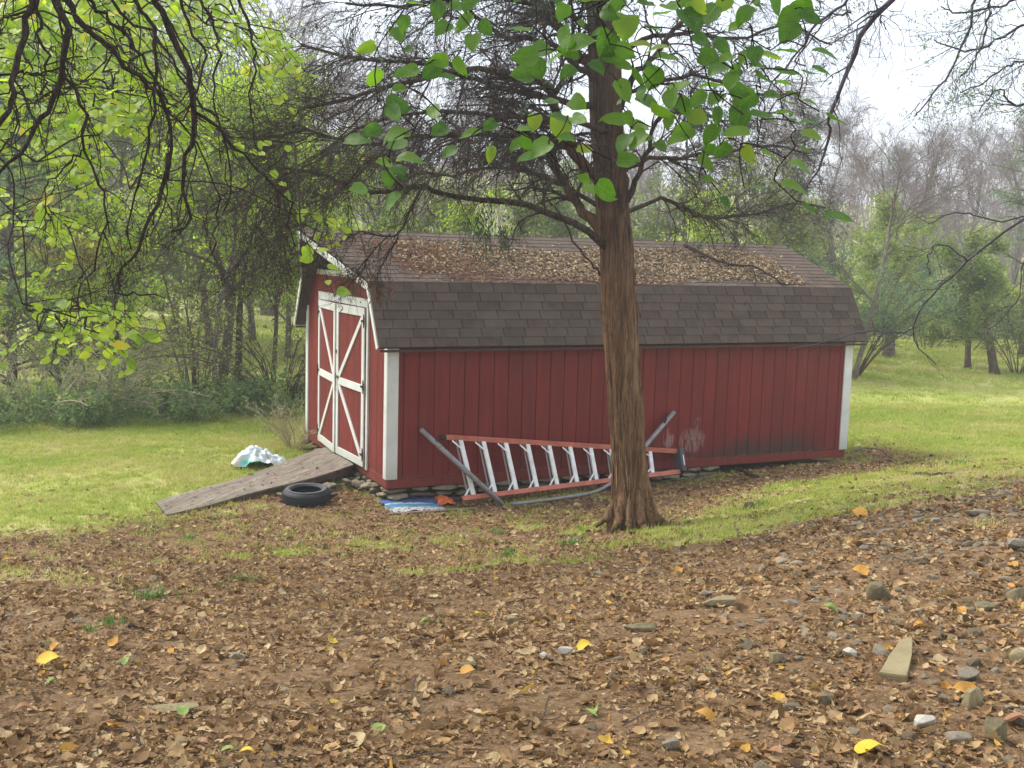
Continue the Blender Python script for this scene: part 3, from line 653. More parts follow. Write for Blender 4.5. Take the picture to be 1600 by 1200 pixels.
# fascia / rake trims (front white, along eave dark)
def bar_local(p, q, w, t, mat, name, par=None, side=0.):
    p = np.array(p, float); q = np.array(q, float); x = unit(q-p); y = np.array([-1., 0, 0]); y = unit(y-(y@x)*x); z = np.cross(x, y)
    V, Q = box_v(np.linalg.norm(q-p), t, w); V = (p+q)/2+V[:, :1]*x+V[:, 1:2]*y+V[:, 2:]*z
    return link(name, bm_mesh(name, V, Q, None, .002), par or shed, M[mat])
for s in (0, 1):
    m = (lambda b: b) if s == 0 else (lambda b: W_-b); k = 1 if s == 0 else -1
    n1 = unit(np.array([BH-EH, -(BI+EO)])); off = lambda b, h, dd: (m(b+dd*n1[0]), h+dd*n1[1])
    f0 = -GO-.014
    bar_local((f0, *off(-EO, EH, .035)), (f0, *off(BI, BH-.02, .035)), .062, .02, 'white', 'rake_trim')
    n2 = unit(np.array([RH-BH, -(W_/2-BI)]))
    q0 = (f0, m(BI+.01+.045*n2[0]), BH+.045*n2[1]-.005); q1 = (fr(W_/2)-.014, m(W_/2-.0+.0), RH+.045*n2[1]-.012)
    bar_local(q0, q1, .085, .02, 'white', 'rake_trim')
    # hood soffit
    V = np.array([(-.03, m(BI+.2), BH+.0), (fr(BI+.2)+.0, m(BI+.2), BH+.0), (fr(W_/2)+.01, m(W_/2), RH-.075), (-.03, m(W_/2), RH-.075)])
for (b_, nm) in ((-EO+.012, 'eave_fascia'), (W_+EO-.012, 'eave_fascia')):
    V, Q = box_v(L_+2*GO-.02, .016, .03, (L_/2, b_, EH-.045)); trim(nm, V, Q, None, 'shingle')
# back rake
for s in (0, 1):
    m = (lambda b: b) if s == 0 else (lambda b: W_-b)
    bar_local((L_+GO+.012, m(-EO+.03), EH-.01), (L_+GO+.012, m(BI+.03), BH-.035), .06, .018, 'white', 'rake_trim')
    bar_local((L_+GO+.012, m(BI+.03), BH-.04), (L_+GO+.012, m(W_/2), RH-.055), .06, .018, 'white', 'rake_trim')
# door surround
DB0, DB1 = .74, 3.07; DT = 2.07
for b_ in (DB0+.035, DB1-.035):
    V, Q = box_v(.026, .07, DT+.08, (-.014, b_, (DT+.08)/2-.03)); trim('door_jamb', V, Q)
V, Q = box_v(.03, DB1-DB0, .11, (-.018, (DB0+DB1)/2, DT+.062)); trim('door_header', V, Q)
V, Q = box_v(.05, DB1-DB0-.16, .03, (.0, (DB0+DB1)/2, -.018)); trim('door_sill', V, Q, None, 'wood')
# doors: hinged at the jambs, slightly bowed out where they meet
def make_door(hb, sgn, ang):
    dw = (DB1-DB0-.16)/2-.001; dh = DT
    d = bpy.data.objects.new('door', None)
    pw = dw/4; g0 = None
    # backing panel is the door's own mesh
    V, Q = box_v(.02, dw, dh, (0, sgn*dw/2, dh/2)); me = bm_mesh('door', V, Q); me.materials.append(M['red'])
    d = bpy.data.objects.new('door', me); C.objects.link(d); d.parent = shed; d.location = (-.014, hb, .0); d.rotation_euler = (0, 0, sgn*ang)
    for k in range(5):
        w5 = dw/5; V, Q = box_v(.010, w5-.006, dh-.02, (-.0155, sgn*(k+.5)*w5, dh/2)); link('door_board', bm_mesh('door_board', V, Q, None, .001), d, M['red'])
    X = -.031; sw = .085
    def rail(b0, h0, b1, h1, w, nm, x=X, t=.018):
        bar_local((x, sgn*b0, h0), (x, sgn*b1, h1), w, t, 'white', nm, d)
    rail(sw/2, .0, sw/2, dh, sw, 'stile'); rail(dw-sw/2, .0, dw-sw/2, dh, sw, 'stile')
    for h, w in ((.05, .10), (1.02, .10), (dh-.055, .11)): rail(sw+.002, h, dw-sw-.002, h, w, 'rail', X+.001)
    rail(dw-sw-.01, 1.08, sw+.005, dh-.13, .07, 'brace', X+.003); rail(dw-sw-.01, .96, sw+.005, .11, .07, 'brace', X+.003)
    for h in (.16, 1.05, 1.9):
        V1, Q1 = box_v(.006, .022, .17, (X-.013, sgn*.012, h)); V2, Q2 = box_v(.006, .085, .028, (X-.0165, sgn*.05, h)); V3, Q3, T3 = tubes(np.array([[(X-.015, sgn*-.004, h-.05), (X-.015, sgn*-.004, h+.05)]]), np.full((1, 2), .009), 6)
        link('hinge', bm_mesh('hinge', *join([(V1, Q1, None), (V2, Q2, None), (V3, Q3, T3)])), d, M['iron'])
    return d, dw
d1, dw = make_door(DB0+.08, 1, .045); d2, _ = make_door(DB1-.08, -1, .062)
# hasp, chain and latch on the left leaf's meeting stile
def chain(parent, x, b, h0):
    parts = []
    for k in range(9):
        c0 = np.array([x-.012-.004*(k % 2), b+.018*math.sin(k*1.1), h0-.026*k]); aa = np.linspace(0, 2*PI, 9)
        ring = np.column_stack([np.zeros(9)+(.010*np.cos(aa) if k % 2 else 0), .011*np.cos(aa)*(0.3 if k % 2 else 1), .018*np.sin(aa)])+c0; parts.append(tubes(ring[None], np.full((1, 9), .0032), 5))
    return link('door_chain', mesh_np('door_chain', *join(parts), smooth=True), parent, M['rust'])
chain(d1, -.045, dw-.045, 1.10)
V, Q = box_v(.008, .10, .035, (-.047, dw-.07, 1.07)); link('hasp', bm_mesh('hasp', V, Q, None, .001), d1, M['rust'])
V, Q = box_v(.012, .045, .045, (-.048, dw-.02, 1.42)); link('latch', bm_mesh('latch', V, Q, None, .002), d1, M['rust'])

# roof litter (rests on the shed roof)
rl = [leaf_proto('roof_leaf', M['rooflit'], rng.uniform(.22, .4), .6, 80+i, 3) for i in range(5)]+[leaf_proto('roof_leaf', M['rooflit'], .6, .6, 90+i, 3) for i in range(2)]
def roof_scatter(name, protos, n, f, size, label, cat):
    k = n*14; a = rng.uniform(-.1, 7.2, k); s = rng.uniform(0, 1, k); ok = rng.uniform(0, 1, k) < f(a, s); a = a[ok][:n]; s = s[ok][:n]; m_ = len(a)
    pit = math.atan2(RH-BH, W_/2-BI); b = BI+s*(W_/2-BI); h = BH+s*(RH-BH)+.022+rng.uniform(0, .02, m_)
    P = SO+a[:, None]*SA+b[:, None]*SB+np.column_stack([np.zeros(m_), np.zeros(m_), h])
    R = np.zeros((m_, 3))
    base = Matrix.Rotation(YAW, 3, 'Z') @ Matrix.Rotation(pit, 3, 'X')
    for i in range(m_):
        e = (base @ Matrix.Rotation(rng.uniform(0, 6.28), 3, 'Z') @ Matrix.Rotation(rng.normal(0, .35), 3, 'X')).to_euler(); R[i] = e
    return scatter(name, protos, P, R, size*rng.uniform(.6, 1.35, m_), label, cat)
def rf(a, s):
    left = sm(-np.abs(a-2.3), -1.9, -1.5)*sm(-np.abs(s-.40-.10*np.sin(a*1.3)), -.36, -.26)
    right = sm(-np.abs(a-5.4), -1.45, -1.1)*sm(-np.abs(s-.42+.05*np.sin(a*2)), -.38, -.30)
    mid = sm(-np.abs(a-4.05), -.7, -.45)*sm(-np.abs(s-.52), -.30, -.18)
    n_ = fn(a*2.2, s*5, 1.1, 3.3)+.5*fn(a*6, s*12, 1, 1.)
    return np.clip(np.maximum(np.maximum(left, right), mid)*sm(n_, -1.0, -.35), 0, 1)+.012
roof_scatter('roof_leaf_litter', rl, 16000, rf, .052, 'thick drifts of tan dead leaves lying on the shed roof', 'leaf litter')
rn = [twig_proto('rust_needle', M['rustlit'], 100+i) for i in range(2)]+[leaf_proto('rust_leaf', M['rustlit'], .25, .5, 110, 2)]
roof_scatter('rusty_needle_litter', rn, 3000, lambda a, s: sm(-np.abs(a-.85-1.0*(.5-s)), -1.0, -.2)*sm(-np.abs(s-.42), -.5, -.1)*sm(fn(a*3, s*7, 1.2, 2), -.7, .4)+sm(-np.abs(a-2.6), -2.2, -1.5)*sm(-s, -.16, -.05)*.35, .075, 'rust-brown cedar needles on the left end of the shed roof', 'needle litter')

# stone footing under the shed
rockm = [rock_mesh('stone', 200+i, .5, 26) for i in range(8)]
for r in rockm: r.materials.append(M['stone'])
def stone_part(par, P, size, rz=0, mesh=None, tilt=.08, nm='stone'):
    o = bpy.data.objects.new(nm, mesh or rockm[rng.integers(0, 8)]); C.objects.link(o); o.parent = par; o.location = P; o.scale = size; o.rotation_euler = (rng.normal(0, tilt), rng.normal(0, tilt), rz); return o
foot = thing('stone_footing', 'dry-laid fieldstone footing under the red shed wall behind the ladder', 'stone footing', tuple(SO), YAW)
for r in range(3):
    a = -.05+.06*r
    while a < 4.9-.6*r*0:
        w = rng.uniform(.20, .42); p = shed_pt(a+w/2, .06, 0); g0 = gz(p[0], p[1]); h = -.135-.075*r-.02
        if h > g0-.05: stone_part(foot, (a+w/2, .05+rng.uniform(-.035, .02)-.012*r, h), (w*1.08, rng.uniform(.22, .30), rng.uniform(.12, .17)), rng.normal(0, .1), tilt=.05)
        a += w*.97
foot2 = thing('stone_footing', 'loose fieldstone footing beneath the gable corner beside the ramp', 'stone footing', tuple(SO), YAW)
for r in range(3):
    b = .1
    while b < 3.7:
        w = rng.uniform(.18, .34); stone_part(foot2, (.08+rng.uniform(-.08, .02)-.03*r, b+w/2, -.17-.075*r), (w*.8, w*1.1, rng.uniform(.10, .16)), 1.57+rng.normal(0, .2)); b += w*1.05
rub = thing('rubble_pile', 'heap of mossy rubble stones in the shade under the ramp', 'rubble', tuple(SO), YAW)
for k in range(40):
    a = -rng.uniform(.0, 1.2); b = rng.uniform(.45, 1.5)+a*.05; p = shed_pt(a, b, 0); sz = rng.uniform(.12, .28)
    stone_part(rub, (a, b, float(gz(p[0], p[1]))+sz*.12+.07*max(0, 1+a)*rng.uniform(.2, 1)), (sz, sz*.8, sz*.6), rng.uniform(0, 6.28), tilt=.3)

# ------------------------------------------------------------------ ramp
def at_h(px, py, z):
    r = ray(px, py); t = (z-CZ)/r[2]; p = r*t; p[2] = z; return p
ramp = thing('ramp', 'weathered plywood ramp leading up to the shed doors', 'ramp')
T0 = shed_pt(-.055, 2.55, -.035); T1 = shed_pt(-.055, 1.20, -.035)
B0 = gnd(243, 784, .035); B1 = gnd(260, 803, .03)
NA, NB = 26, 9; grid = np.zeros((NA, NB, 3))
for i in range(NA):
    for j in range(NB):
        u = i/(NA-1); v = j/(NB-1); p = (T0*(1-v)+T1*v)*(1-u)+(B0*(1-v)+B1*v)*u
        p[2] += -.05*math.sin(PI*u)*.6+.012*math.sin(u*9+v*3)+(.012*math.sin(v*PI)); grid[i, j] = p
ii = np.arange(NA*NB).reshape(NA, NB); top = grid.reshape(-1, 3); bot = top-np.array([0, 0, .022]); nV = NA*NB
Q = list(np.stack([ii[:-1, :-1], ii[1:, :-1], ii[1:, 1:], ii[:-1, 1:]], -1).reshape(-1, 4))+list((np.stack([ii[:-1, :-1], ii[:-1, 1:], ii[1:, 1:], ii[1:, :-1]], -1)+nV).reshape(-1, 4))
rim = list(ii[0, :])+list(ii[1:, -1])+list(ii[-1, -2::-1])+list(ii[-2:0:-1, 0])
for k in range(len(rim)): a_, b_ = rim[k], rim[(k+1) % len(rim)]; Q.append([a_, b_, b_+nV, a_+nV])
rd = unit(B0-T0); rz_ = math.atan2(rd[1], rd[0]); R2 = np.array([[math.cos(-rz_), -math.sin(-rz_), 0], [math.sin(-rz_), math.cos(-rz_), 0], [0, 0, 1]])
me = bm_mesh('ramp_deck', (np.vstack([top, bot])-T0)@R2.T, np.array(Q)); rdk = link('ramp_deck', me, ramp, M['ply'], tuple(T0)); rdk.rotation_euler = (0, 0, rz_)
for v in (.08, .5, .92):
    s_ = (T0*(1-v)+T1*v); e_ = (B0*(1-v)+B1*v); e2 = s_+(e_-s_)*.82
    link('ramp_joist', beam(s_-np.array([0, 0, .10]), e2-np.array([0, 0, .085]), .085, .04, name='ramp_joist'), ramp, M['wood'])
for (u, v) in ((.06, .55), (.10, .88), (.05, .2)):
    p = (T0*(1-v)+T1*v)*(1-u)+(B0*(1-v)+B1*v)*u; g0 = float(gz(p[0], p[1])); V, Q, T = tubes(np.array([[(p[0], p[1], g0-.05), (p[0], p[1], p[2]-.06)]]), np.full((1, 2), .014), 8); link('ramp_prop', mesh_np('ramp_prop', V, Q, T, True), ramp, M['pvc'])

nrl = 90; u_ = rng.uniform(.05, .98, nrl)**.8; v_ = rng.uniform(.03, .97, nrl); pr_ = ((T0*(1-v_[:, None])+T1*v_[:, None])*(1-u_[:, None])+(B0*(1-v_[:, None])+B1*v_[:, None])*u_[:, None]); pr_[:, 2] += -.03*np.sin(PI*u_)+.012*np.sin(u_*9+v_*3)+.012*np.sin(v_*PI)+.012
scatter('ramp_leaves', dl[:6]+rl[:3], pr_, np.column_stack([rng.normal(0, .3, nrl), rng.normal(-.1, .3, nrl), rng.uniform(0, 6.28, nrl)]), rng.uniform(.02, .06, nrl), 'few dead leaves lying on the plywood ramp', 'dead leaves')

# ------------------------------------------------------------------ tyre
tp = gnd(478, 786); tp2 = at_h(478, 778, tp[2]+.07)
tyre = thing('tyre', 'worn black car tyre lying flat on the leaves beside the ramp', 'tyre', tuple(tp+np.array([0, .05, 0])), .4)
tyre.rotation_euler = (.05, -.03, .4)
def lathe(prof, K=40):
    prof = np.array(prof); n_ = len(prof); an = np.arange(K)*2*PI/K
    V = np.stack([prof[None, :, 0]*np.cos(an)[:, None], prof[None, :, 0]*np.sin(an)[:, None], np.repeat(prof[None, :, 1], K, 0)], -1).reshape(-1, 3); ix = np.arange(K*n_).reshape(K, n_)
    nx = np.roll(ix, -1, 0); Q = np.stack([ix, nx, np.roll(nx, -1, 1), np.roll(ix, -1, 1)], -1).reshape(-1, 4); return V, Q
TR = .285
prof = [(TR, .05), (TR+.004, .09), (TR, .13), (TR-.018, .160), (TR-.05, .175), (TR-.085, .172), (TR-.105, .158), (TR-.108, .15), (TR-.10, .14), (TR-.075, .13), (TR-.03, .12), (TR-.02, .085), (TR-.03, .05), (TR-.075, .04), (TR-.10, .03), (TR-.108, .02), (TR-.105, .012), (TR-.085, .0), (TR-.05, -.003), (TR-.018, .010)]
V, Q = lathe(prof, 48); link('tyre_casing', bm_mesh('tyre_casing', V, Q, smooth=True), tyre, M['rubber'])
V, Q = lathe([(TR-.035, .1765), (TR-.045, .1785), (TR-.075, .178), (TR-.085, .174), (TR-.075, .170), (TR-.045, .171)], 48); link('sidewall_band', bm_mesh('sidewall_band', V, Q, smooth=True), tyre, M['rubberlite'])
bl = []
for k in range(64):
    for z, o_ in ((.045, 0), (.083, .5), (.121, 0)):
        a_ = (k+o_)*2*PI/64; V, Q = box_v(.012, .019, .026, (TR+.002, 0, z)); c_, s_ = math.cos(a_), math.sin(a_); bl.append((np.column_stack([V[:, 0]*c_-V[:, 1]*s_, V[:, 0]*s_+V[:, 1]*c_, V[:, 2]]), Q, None))
link('tread', bm_mesh('tread', *join(bl)), tyre, M['rubber'])

# ------------------------------------------------------------------ tarp heap, sack, orange bag, plank
def heap(name, c, lx, ly, h, mat, label, cat, seed, rz=0, n=44, fold=1.):
    g = np.random.default_rng(seed); u = np.linspace(-1, 1, n); U, Vv = np.meshgrid(u, u, indexing='ij')
    r = np.sqrt(U**2+Vv**2); ed = 1+.12*np.sin(np.arctan2(Vv, U)*5+seed)+.08*np.sin(np.arctan2(Vv, U)*9)
    x = U*lx/2*ed; y = Vv*ly/2*ed; zz = h*np.clip(1-r**2.2/1.6, 0, 1)
    f = np.zeros_like(zz)
    for k in range(9):
        a_ = g.uniform(0, PI); fr_ = g.uniform(4, 13); ph = g.uniform(0, 6); f += 1.3*np.abs(np.sin((U*math.cos(a_)+Vv*math.sin(a_))*fr_+ph+1.5*np.sin(U*3+Vv*2+k)))/fr_*g.uniform(.6, 1.2)
    zz = zz*(.65+.5*np.sin(U*2.3+seed)*.5)+h*fold*.42*f*(1-.5*r)
    zz = np.maximum(zz, .004); P = np.stack([x, y, zz], -1).reshape(-1, 3); ix = np.arange(n*n).reshape(n, n)
    me = bm_mesh(name, P, np.stack([ix[:-1, :-1], ix[1:, :-1], ix[1:, 1:], ix[:-1, 1:]], -1).reshape(-1, 4), smooth=True)
    o = link(name, me, None, mat, tuple(c), (0, 0, rz)); tag(o, label, cat); return o
c = gnd(402, 733); heap('crumpled_tarp', c+np.array([0, .18, 0]), .68, .52, .21, M['tarp'], 'crumpled white and teal plastic tarp on the grass behind the ramp', 'tarp', 3, .25, 60, 1.9)
c = gnd(640, 797); heap('plastic_sack', c+np.array([0, .28, .0]), .70, .80, .07, M['sack'], 'flattened blue and white printed plastic sack in front of the footing', 'sack', 5, .12, 40, .9)
c = gnd(684, 792); heap('orange_bag', c+np.array([0.05, .25, 0]), .26, .42, .07, M['orangebag'], 'crumpled orange plastic scrap beside the blue sack', 'plastic scrap', 8, .4, 30, 1.)
a_, b_ = gnd(606, 803, .015), gnd(746, 794, .015); o = link('loose_plank', beam(a_, b_, .015, .06, name='loose_plank', bevel=.004), None, M['wood']); tag(o, 'thin grey plank lying in front of the blue sack', 'plank')

# ------------------------------------------------------------------ step ladder lying on its side
lad = thing('step_ladder', 'orange fiberglass stepladder with metal steps lying on its side against the wall', 'ladder')
TL = on_side(697, 683, -.16); TRr = on_side(1058, 705, -.10); BL = on_side(722, 779, -.52); BRr = on_side(1062, 737, -.26)
BL[2] = max(BL[2], float(gz(BL[0], BL[1]))+.02); BRr[2] = max(BRr[2], float(gz(BRr[0], BRr[1]))+.015)
wn = unit(np.cross(TRr-TL, BL-TL)); wn = wn if wn@SB > 0 else -wn       # points to the wall
link('rail', beam(TL, TRr, .030, .062, SB, 'rail'), lad, M['orange']); link('rail', beam(BL, BRr, .032, .060, wn, 'rail'), lad, M['orange'])
# rail webs facing the viewer are ~3 cm flanges
LL = np.linalg.norm(BRr-BL); nst = 10
off = wn*.10
rTL, rTR, rBL, rBR = TL+off*.6, TRr+off*.35, BL+off+np.array([0, 0, .03]), BRr+off*.6+np.array([0, 0, .02])
link('rear_rail', beam(rTL, rTR, .03, .024, SB, 'rear_rail'), lad, M['orange']); link('rear_rail', beam(rBL, rBR, .03, .024, SB, 'rear_rail'), lad, M['orange'])
for k in range(nst):
    u = (.17+.305*k)/LL*(1.0)
    if u > .985: break
    p = TL+(TRr-TL)*(u+.006); q = BL+(BRr-BL)*(u+.0); x = unit(q-p); al = unit(BRr-BL)
    # step: channel section (face + two lips)
    s1 = beam(p+x*.012, q-x*.012, .056, .004, al, 'step'); st = link('step', s1, lad, M['alu'])
    for sgn in (-1, 1):
        oo = al*.027*sgn+wn*.014; link('step_lip', beam(p+x*.012+oo, q-x*.012+oo, .028, .003, wn, 'step_lip', .0008), st, M['alu'])
    hh = np.linalg.norm(q-p)*.28
    for (e, sg) in ((p, 1), (q, -1)):
        p1 = e-al*.125+x*sg*.025-wn*.004; p2_ = e+x*sg*min(.15, hh)-al*.012-wn*.004; link('step_brace', beam(p1, p2_, .004, .020, wn, 'step_brace', .0008), lad, M['alu'])
    if k < 9:
        p3 = rTL+(rTR-rTL)*(u-.005); q3 = rBL+(rBR-rBL)*(u-.012); link('rear_bar', beam(p3, q3, .022, .010, al, 'rear_bar'), lad, M['alud'])
al = unit(BRr-BL)
link('ladder_foot', beam(TL-al*.085, TL-al*.005, .055, .045, SB, 'ladder_foot', .005), lad, M['black']); link('ladder_foot', beam(BL-al*.10+wn*.03, BL-al*.005+wn*.02, .06, .05, SB, 'ladder_foot', .005), lad, M['black'])
x = unit(BRr-TRr); link('top_cap', beam(TRr-x*.02+al*.03, BRr+x*.02+al*.03, .075, .17, al, 'top_cap', .012), lad, M['rubberlite'])
link('top_cap_slot', beam(TRr*.72+BRr*.28+al*.03-wn*.088, TRr*.22+BRr*.78+al*.03-wn*.088, .014, .006, al, 'top_cap_slot'), lad, M['alu'])

# poles
def tube_obj(name, pts, r, mat, par=None, K=10, n=12, label=None, cat=None, taper=1.):
    P = resample(pts, n); V, Q, T = tubes(P[None], np.linspace(r, r*taper, n)[None], K); o = link(name, mesh_np(name, V, Q, T, True), par, mat)
    if label: tag(o, label, cat)
    return o
pb = gnd(786, 789, .02); pt_ = on_side(657.5, 671, -.06)
pole = thing('metal_pole', 'straight grey metal pole leaning from the ground to the wall left of the ladder', 'pole')
tube_obj('pole_shaft', [pb, pt_], .033, M['pipe'], pole, 12, 3); d_ = unit(pt_-pb); tube_obj('pole_collar', [pt_-d_*.33, pt_-d_*.29], .037, M['pipe'], pole, 12, 3); tube_obj('pole_cap', [pt_-d_*.01, pt_+d_*.012], .030, M['rubberlite'], pole, 12, 3)
tube_obj('pole_bolt', [pt_-d_*.26+np.array([0, -.02, .03]), pt_-d_*.26+np.array([.0, -.02, .075])], .006, M['iron'], pole, 6, 3)
g1, g2, g3, g4 = gnd(800, 788, .03), gnd(865, 780, .03), gnd(915, 772, .03), gnd(938, 765, .035)
kn = on_side(962, 752, -.42); tp_ = on_side(1053, 644, -.05)
bent = thing('bent_pipe', 'bent grey metal pipe lying behind the tree with its end raised to the wall', 'pipe')
tube_obj('pipe_run', [g1, g2, g3, g4, (g4+kn)/2+np.array([0, 0, .005]), kn], .024, M['pipe'], bent, 10, 20)
tube_obj('pipe_arm', [kn, kn*.6+tp_*.4, tp_], .033, M['pipe'], bent, 12, 8); d_ = unit(tp_-kn); tube_obj('pipe_clamp', [tp_-d_*.26+np.array([0, -.03, .02]), tp_-d_*.20+np.array([0, -.03, .05])], .014, M['iron'], bent, 6, 3)

# ------------------------------------------------------------------ sticks and logs on the ground / roof
def stick(pts, r, mat, name, label, cat, taper=.5, wob=.01, forks=()):
    P = resample(pts, 14); P = P+rng.normal(0, wob, P.shape)*np.array([1, 1, .6]); parts = [tubes(P[None], np.linspace(r, r*taper, 14)[None]*rng.uniform(.85, 1.15, (1, 14)), 8)]
    for f in forks: Pf = resample(f, 8)+rng.normal(0, wob*.7, (8, 3)); parts.append(tubes(Pf[None], np.linspace(r*.6, r*.25, 8)[None], 6))
    o = link(name, mesh_np(name, *join(parts), smooth=True), None, mat); tag(o, label, cat); return o
stick([gnd(1146, 730, .03), gnd(1162, 736, .035), gnd(1185, 746, .02)], .035, M['limb'], 'fallen_log', 'short dark log on the leaf litter right of the ladder', 'log')
stick([gnd(1030, 745, .02), gnd(1070, 741, .02), gnd(1112, 744, .02)], .022, M['brownbark'], 'fallen_stick', 'straight stick just below the ladder top cap', 'stick')
stick([gnd(1045, 750, .02), gnd(1080, 747, .025), gnd(1118, 746, .02)], .018, M['greybark'], 'fallen_stick', 'paler stick lying in front of the straight one by the ladder', 'stick')
stick([gnd(1322, 709, .02), gnd(1350, 700, .03), gnd(1385, 704, .02)], .016, M['greybark'], 'fallen_branch', 'curved thin branch beside the right corner of the shed', 'branch', forks=([gnd(1345, 704, .03), gnd(1330, 718, .02), gnd(1300, 716, .02)],))
stick([gnd(1400, 736, .02), gnd(1450, 741, .03), gnd(1492, 738, .02)], .02, M['brownbark'], 'fallen_branch', 'thin branch lying on the grass strip at right', 'branch')
stick([gnd(955, 814, .02), gnd(975, 806, .05), gnd(1000, 806, .03)], .035, M['mossstone'], 'root_flare', 'mossy surface root curling at the cedar trunk base', 'root', .6)
stick([gnd(640, 862, .01), gnd(655, 845, .02), gnd(668, 838, .01)], .008, M['brownbark'], 'fallen_stick', 'short stick standing out on the leaves below the plank', 'stick')
stick([gnd(20, 925, .01), gnd(80, 927, .01), gnd(150, 930, .01)], .007, M['brownbark'], 'fallen_stick', 'thin stick on the soil at the far left foreground', 'stick')
stick([gnd(205, 978, .01), gnd(245, 985, .015), gnd(290, 990, .01)], .008, M['darkbark'], 'fallen_stick', 'dark twig lying below the grass tufts at left', 'stick')
def roof_pt(a, s, lift=.03): return shed_pt(a, BI+s*(W_/2-BI), BH+s*(RH-BH)+lift)
stick([roof_pt(5.35, .86, .05), roof_pt(5.55, .45, .09), roof_pt(5.8, .35, .10), roof_pt(6.05, .28, .12), roof_pt(6.22, .02, .04)], .022, M['darkbark'], 'roof_branch', 'forked dead branch lying across the right end of the shed roof', 'branch', .5, .01, ([roof_pt(6.0, .3, .1), roof_pt(5.75, .05, .05), shed_pt(5.45, .16, 2.22), shed_pt(5.2, .10, 2.03)], [roof_pt(5.45, .6, .06), roof_pt(5.2, .55, .08)], [roof_pt(6.2, .02, .05), roof_pt(6.45, .0, .06)]))

# ------------------------------------------------------------------ CEDAR in front of the shed
TY = 11.13; tb = gnd(985, 812)
def fluted(path, rad, K=30, M_=70, amp=.10, seed=3, cleft=None, flare=0.):
    P = resample(path, M_); R = np.interp(np.linspace(0, 1, M_), np.linspace(0, 1, len(rad)), rad); g = np.random.default_rng(seed)
    T = unit(np.gradient(P, axis=0)); U = unit(np.cross(T, [0, 1., 0])); Wv = np.cross(T, U); V = []
    ph = g.uniform(0, 6, 8); s = np.linspace(0, 1, M_)
    for i in range(M_):
        a = np.arange(K)*2*PI/K; tw = .5*math.sin(s[i]*3)
        z = s[i]*9
        m_ = 1+amp*(.5*np.sin(3*a+ph[0]+tw)+.35*np.sin(5*a+ph[1]-tw+.5*math.sin(z))+.35*np.sin(9*a+ph[2]+.8*math.sin(z*.7))+.3*np.sin(14*a+ph[3]+math.sin(z*1.3)))
        if cleft is not None: m_ -= cleft*np.exp(-((a-cleft_a-.12*math.sin(z*.8))/.13)**2)*(1-s[i])**.5
        if flare: m_ += flare*np.exp(-s[i]*M_/(M_*.04))*(.55+.45*np.sin(5*a+ph[4])+.35*np.sin(3*a+ph[5]))
        V.append(P[i]+(R[i]*m_)[:, None]*(U[i]*np.cos(a)[:, None]+Wv[i]*np.sin(a)[:, None]))
    ix = np.arange(M_*K).reshape(M_, K); nx = np.roll(ix, -1, 1)
    return np.concatenate(V), np.stack([ix[:-1], nx[:-1], nx[1:], ix[1:]], -1).reshape(-1, 4), None
cleft_a = 0.
ced = thing('cedar_tree', 'shaggy red cedar tree with bare drooping limbs standing before the red shed', 'tree', tuple(tb))
tc = [(987, 838), (986, 812), (985, 780), (982, 700), (975, 600), (970, 520), (966, 450), (963, 380), (957, 318), (954, 262), (948, 180), (946, 110), (941, 40), (934, -60), (925, -300), (915, -600)]
tw_ = [88, 80, 67, 61, 59, 59.5, 60, 58.5, 58, 57, 58, 56, 48, 42, 34, 18]
tpth = np.array([at(*p, TY) for p in tc])-tb; trd = np.array(tw_)/2/F*TY*.86
for k, ang_ in enumerate(np.arange(0, 1)): pass
cleft_a = 5.6
# find which side is the viewer's right: U is +-X, viewer sees -Y half
V, Q, T = fluted(tpth, trd, 72, 200, .10, 3, .28, .26)
V = V+np.array([mnoise.noise_vector(Vector((p[0]*26, p[1]*26, p[2]*2.2)))*.009+mnoise.noise_vector(Vector((p[0]*70, p[1]*70, p[2]*5)))*.004 for p in V])*np.array([1, 1, .2])
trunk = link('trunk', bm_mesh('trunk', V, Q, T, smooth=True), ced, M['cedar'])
strips = []
for k in range(260):      # shaggy bark strips lifting off the trunk
    s = rng.uniform(.02, .62); aa = rng.uniform(PI, 2*PI); L0 = rng.uniform(.10, .45); n0 = 7
    Pc = resample(tpth, 120); Ts = np.linspace(s, min(1, s+L0/6.8), n0); ctr = np.array([[np.interp(t_, np.linspace(0, 1, 120), Pc[:, j]) for j in range(3)] for t_ in Ts]); rr = np.interp(Ts, np.linspace(0, 1, len(trd)), trd)
    off_ = rr*(1.0+.02)+np.linspace(.0, 1, n0)**2*rng.uniform(.0, .030)*rng.choice([1, 1, -1]); off_ = np.abs(off_)
    pp = ctr+np.column_stack([np.cos(aa)*off_, np.sin(aa)*off_, np.zeros(n0)]); pp[:, 0] += rng.normal(0, .004, n0)
    strips.append(tubes(pp[None], (np.sin(np.linspace(.1, 3.0, n0))*rng.uniform(.004, .012))[None], 4))
link('bark_strips', mesh_np('bark_strips', *join(strips)), ced, M['cedar'])['kind'] = 'stuff'
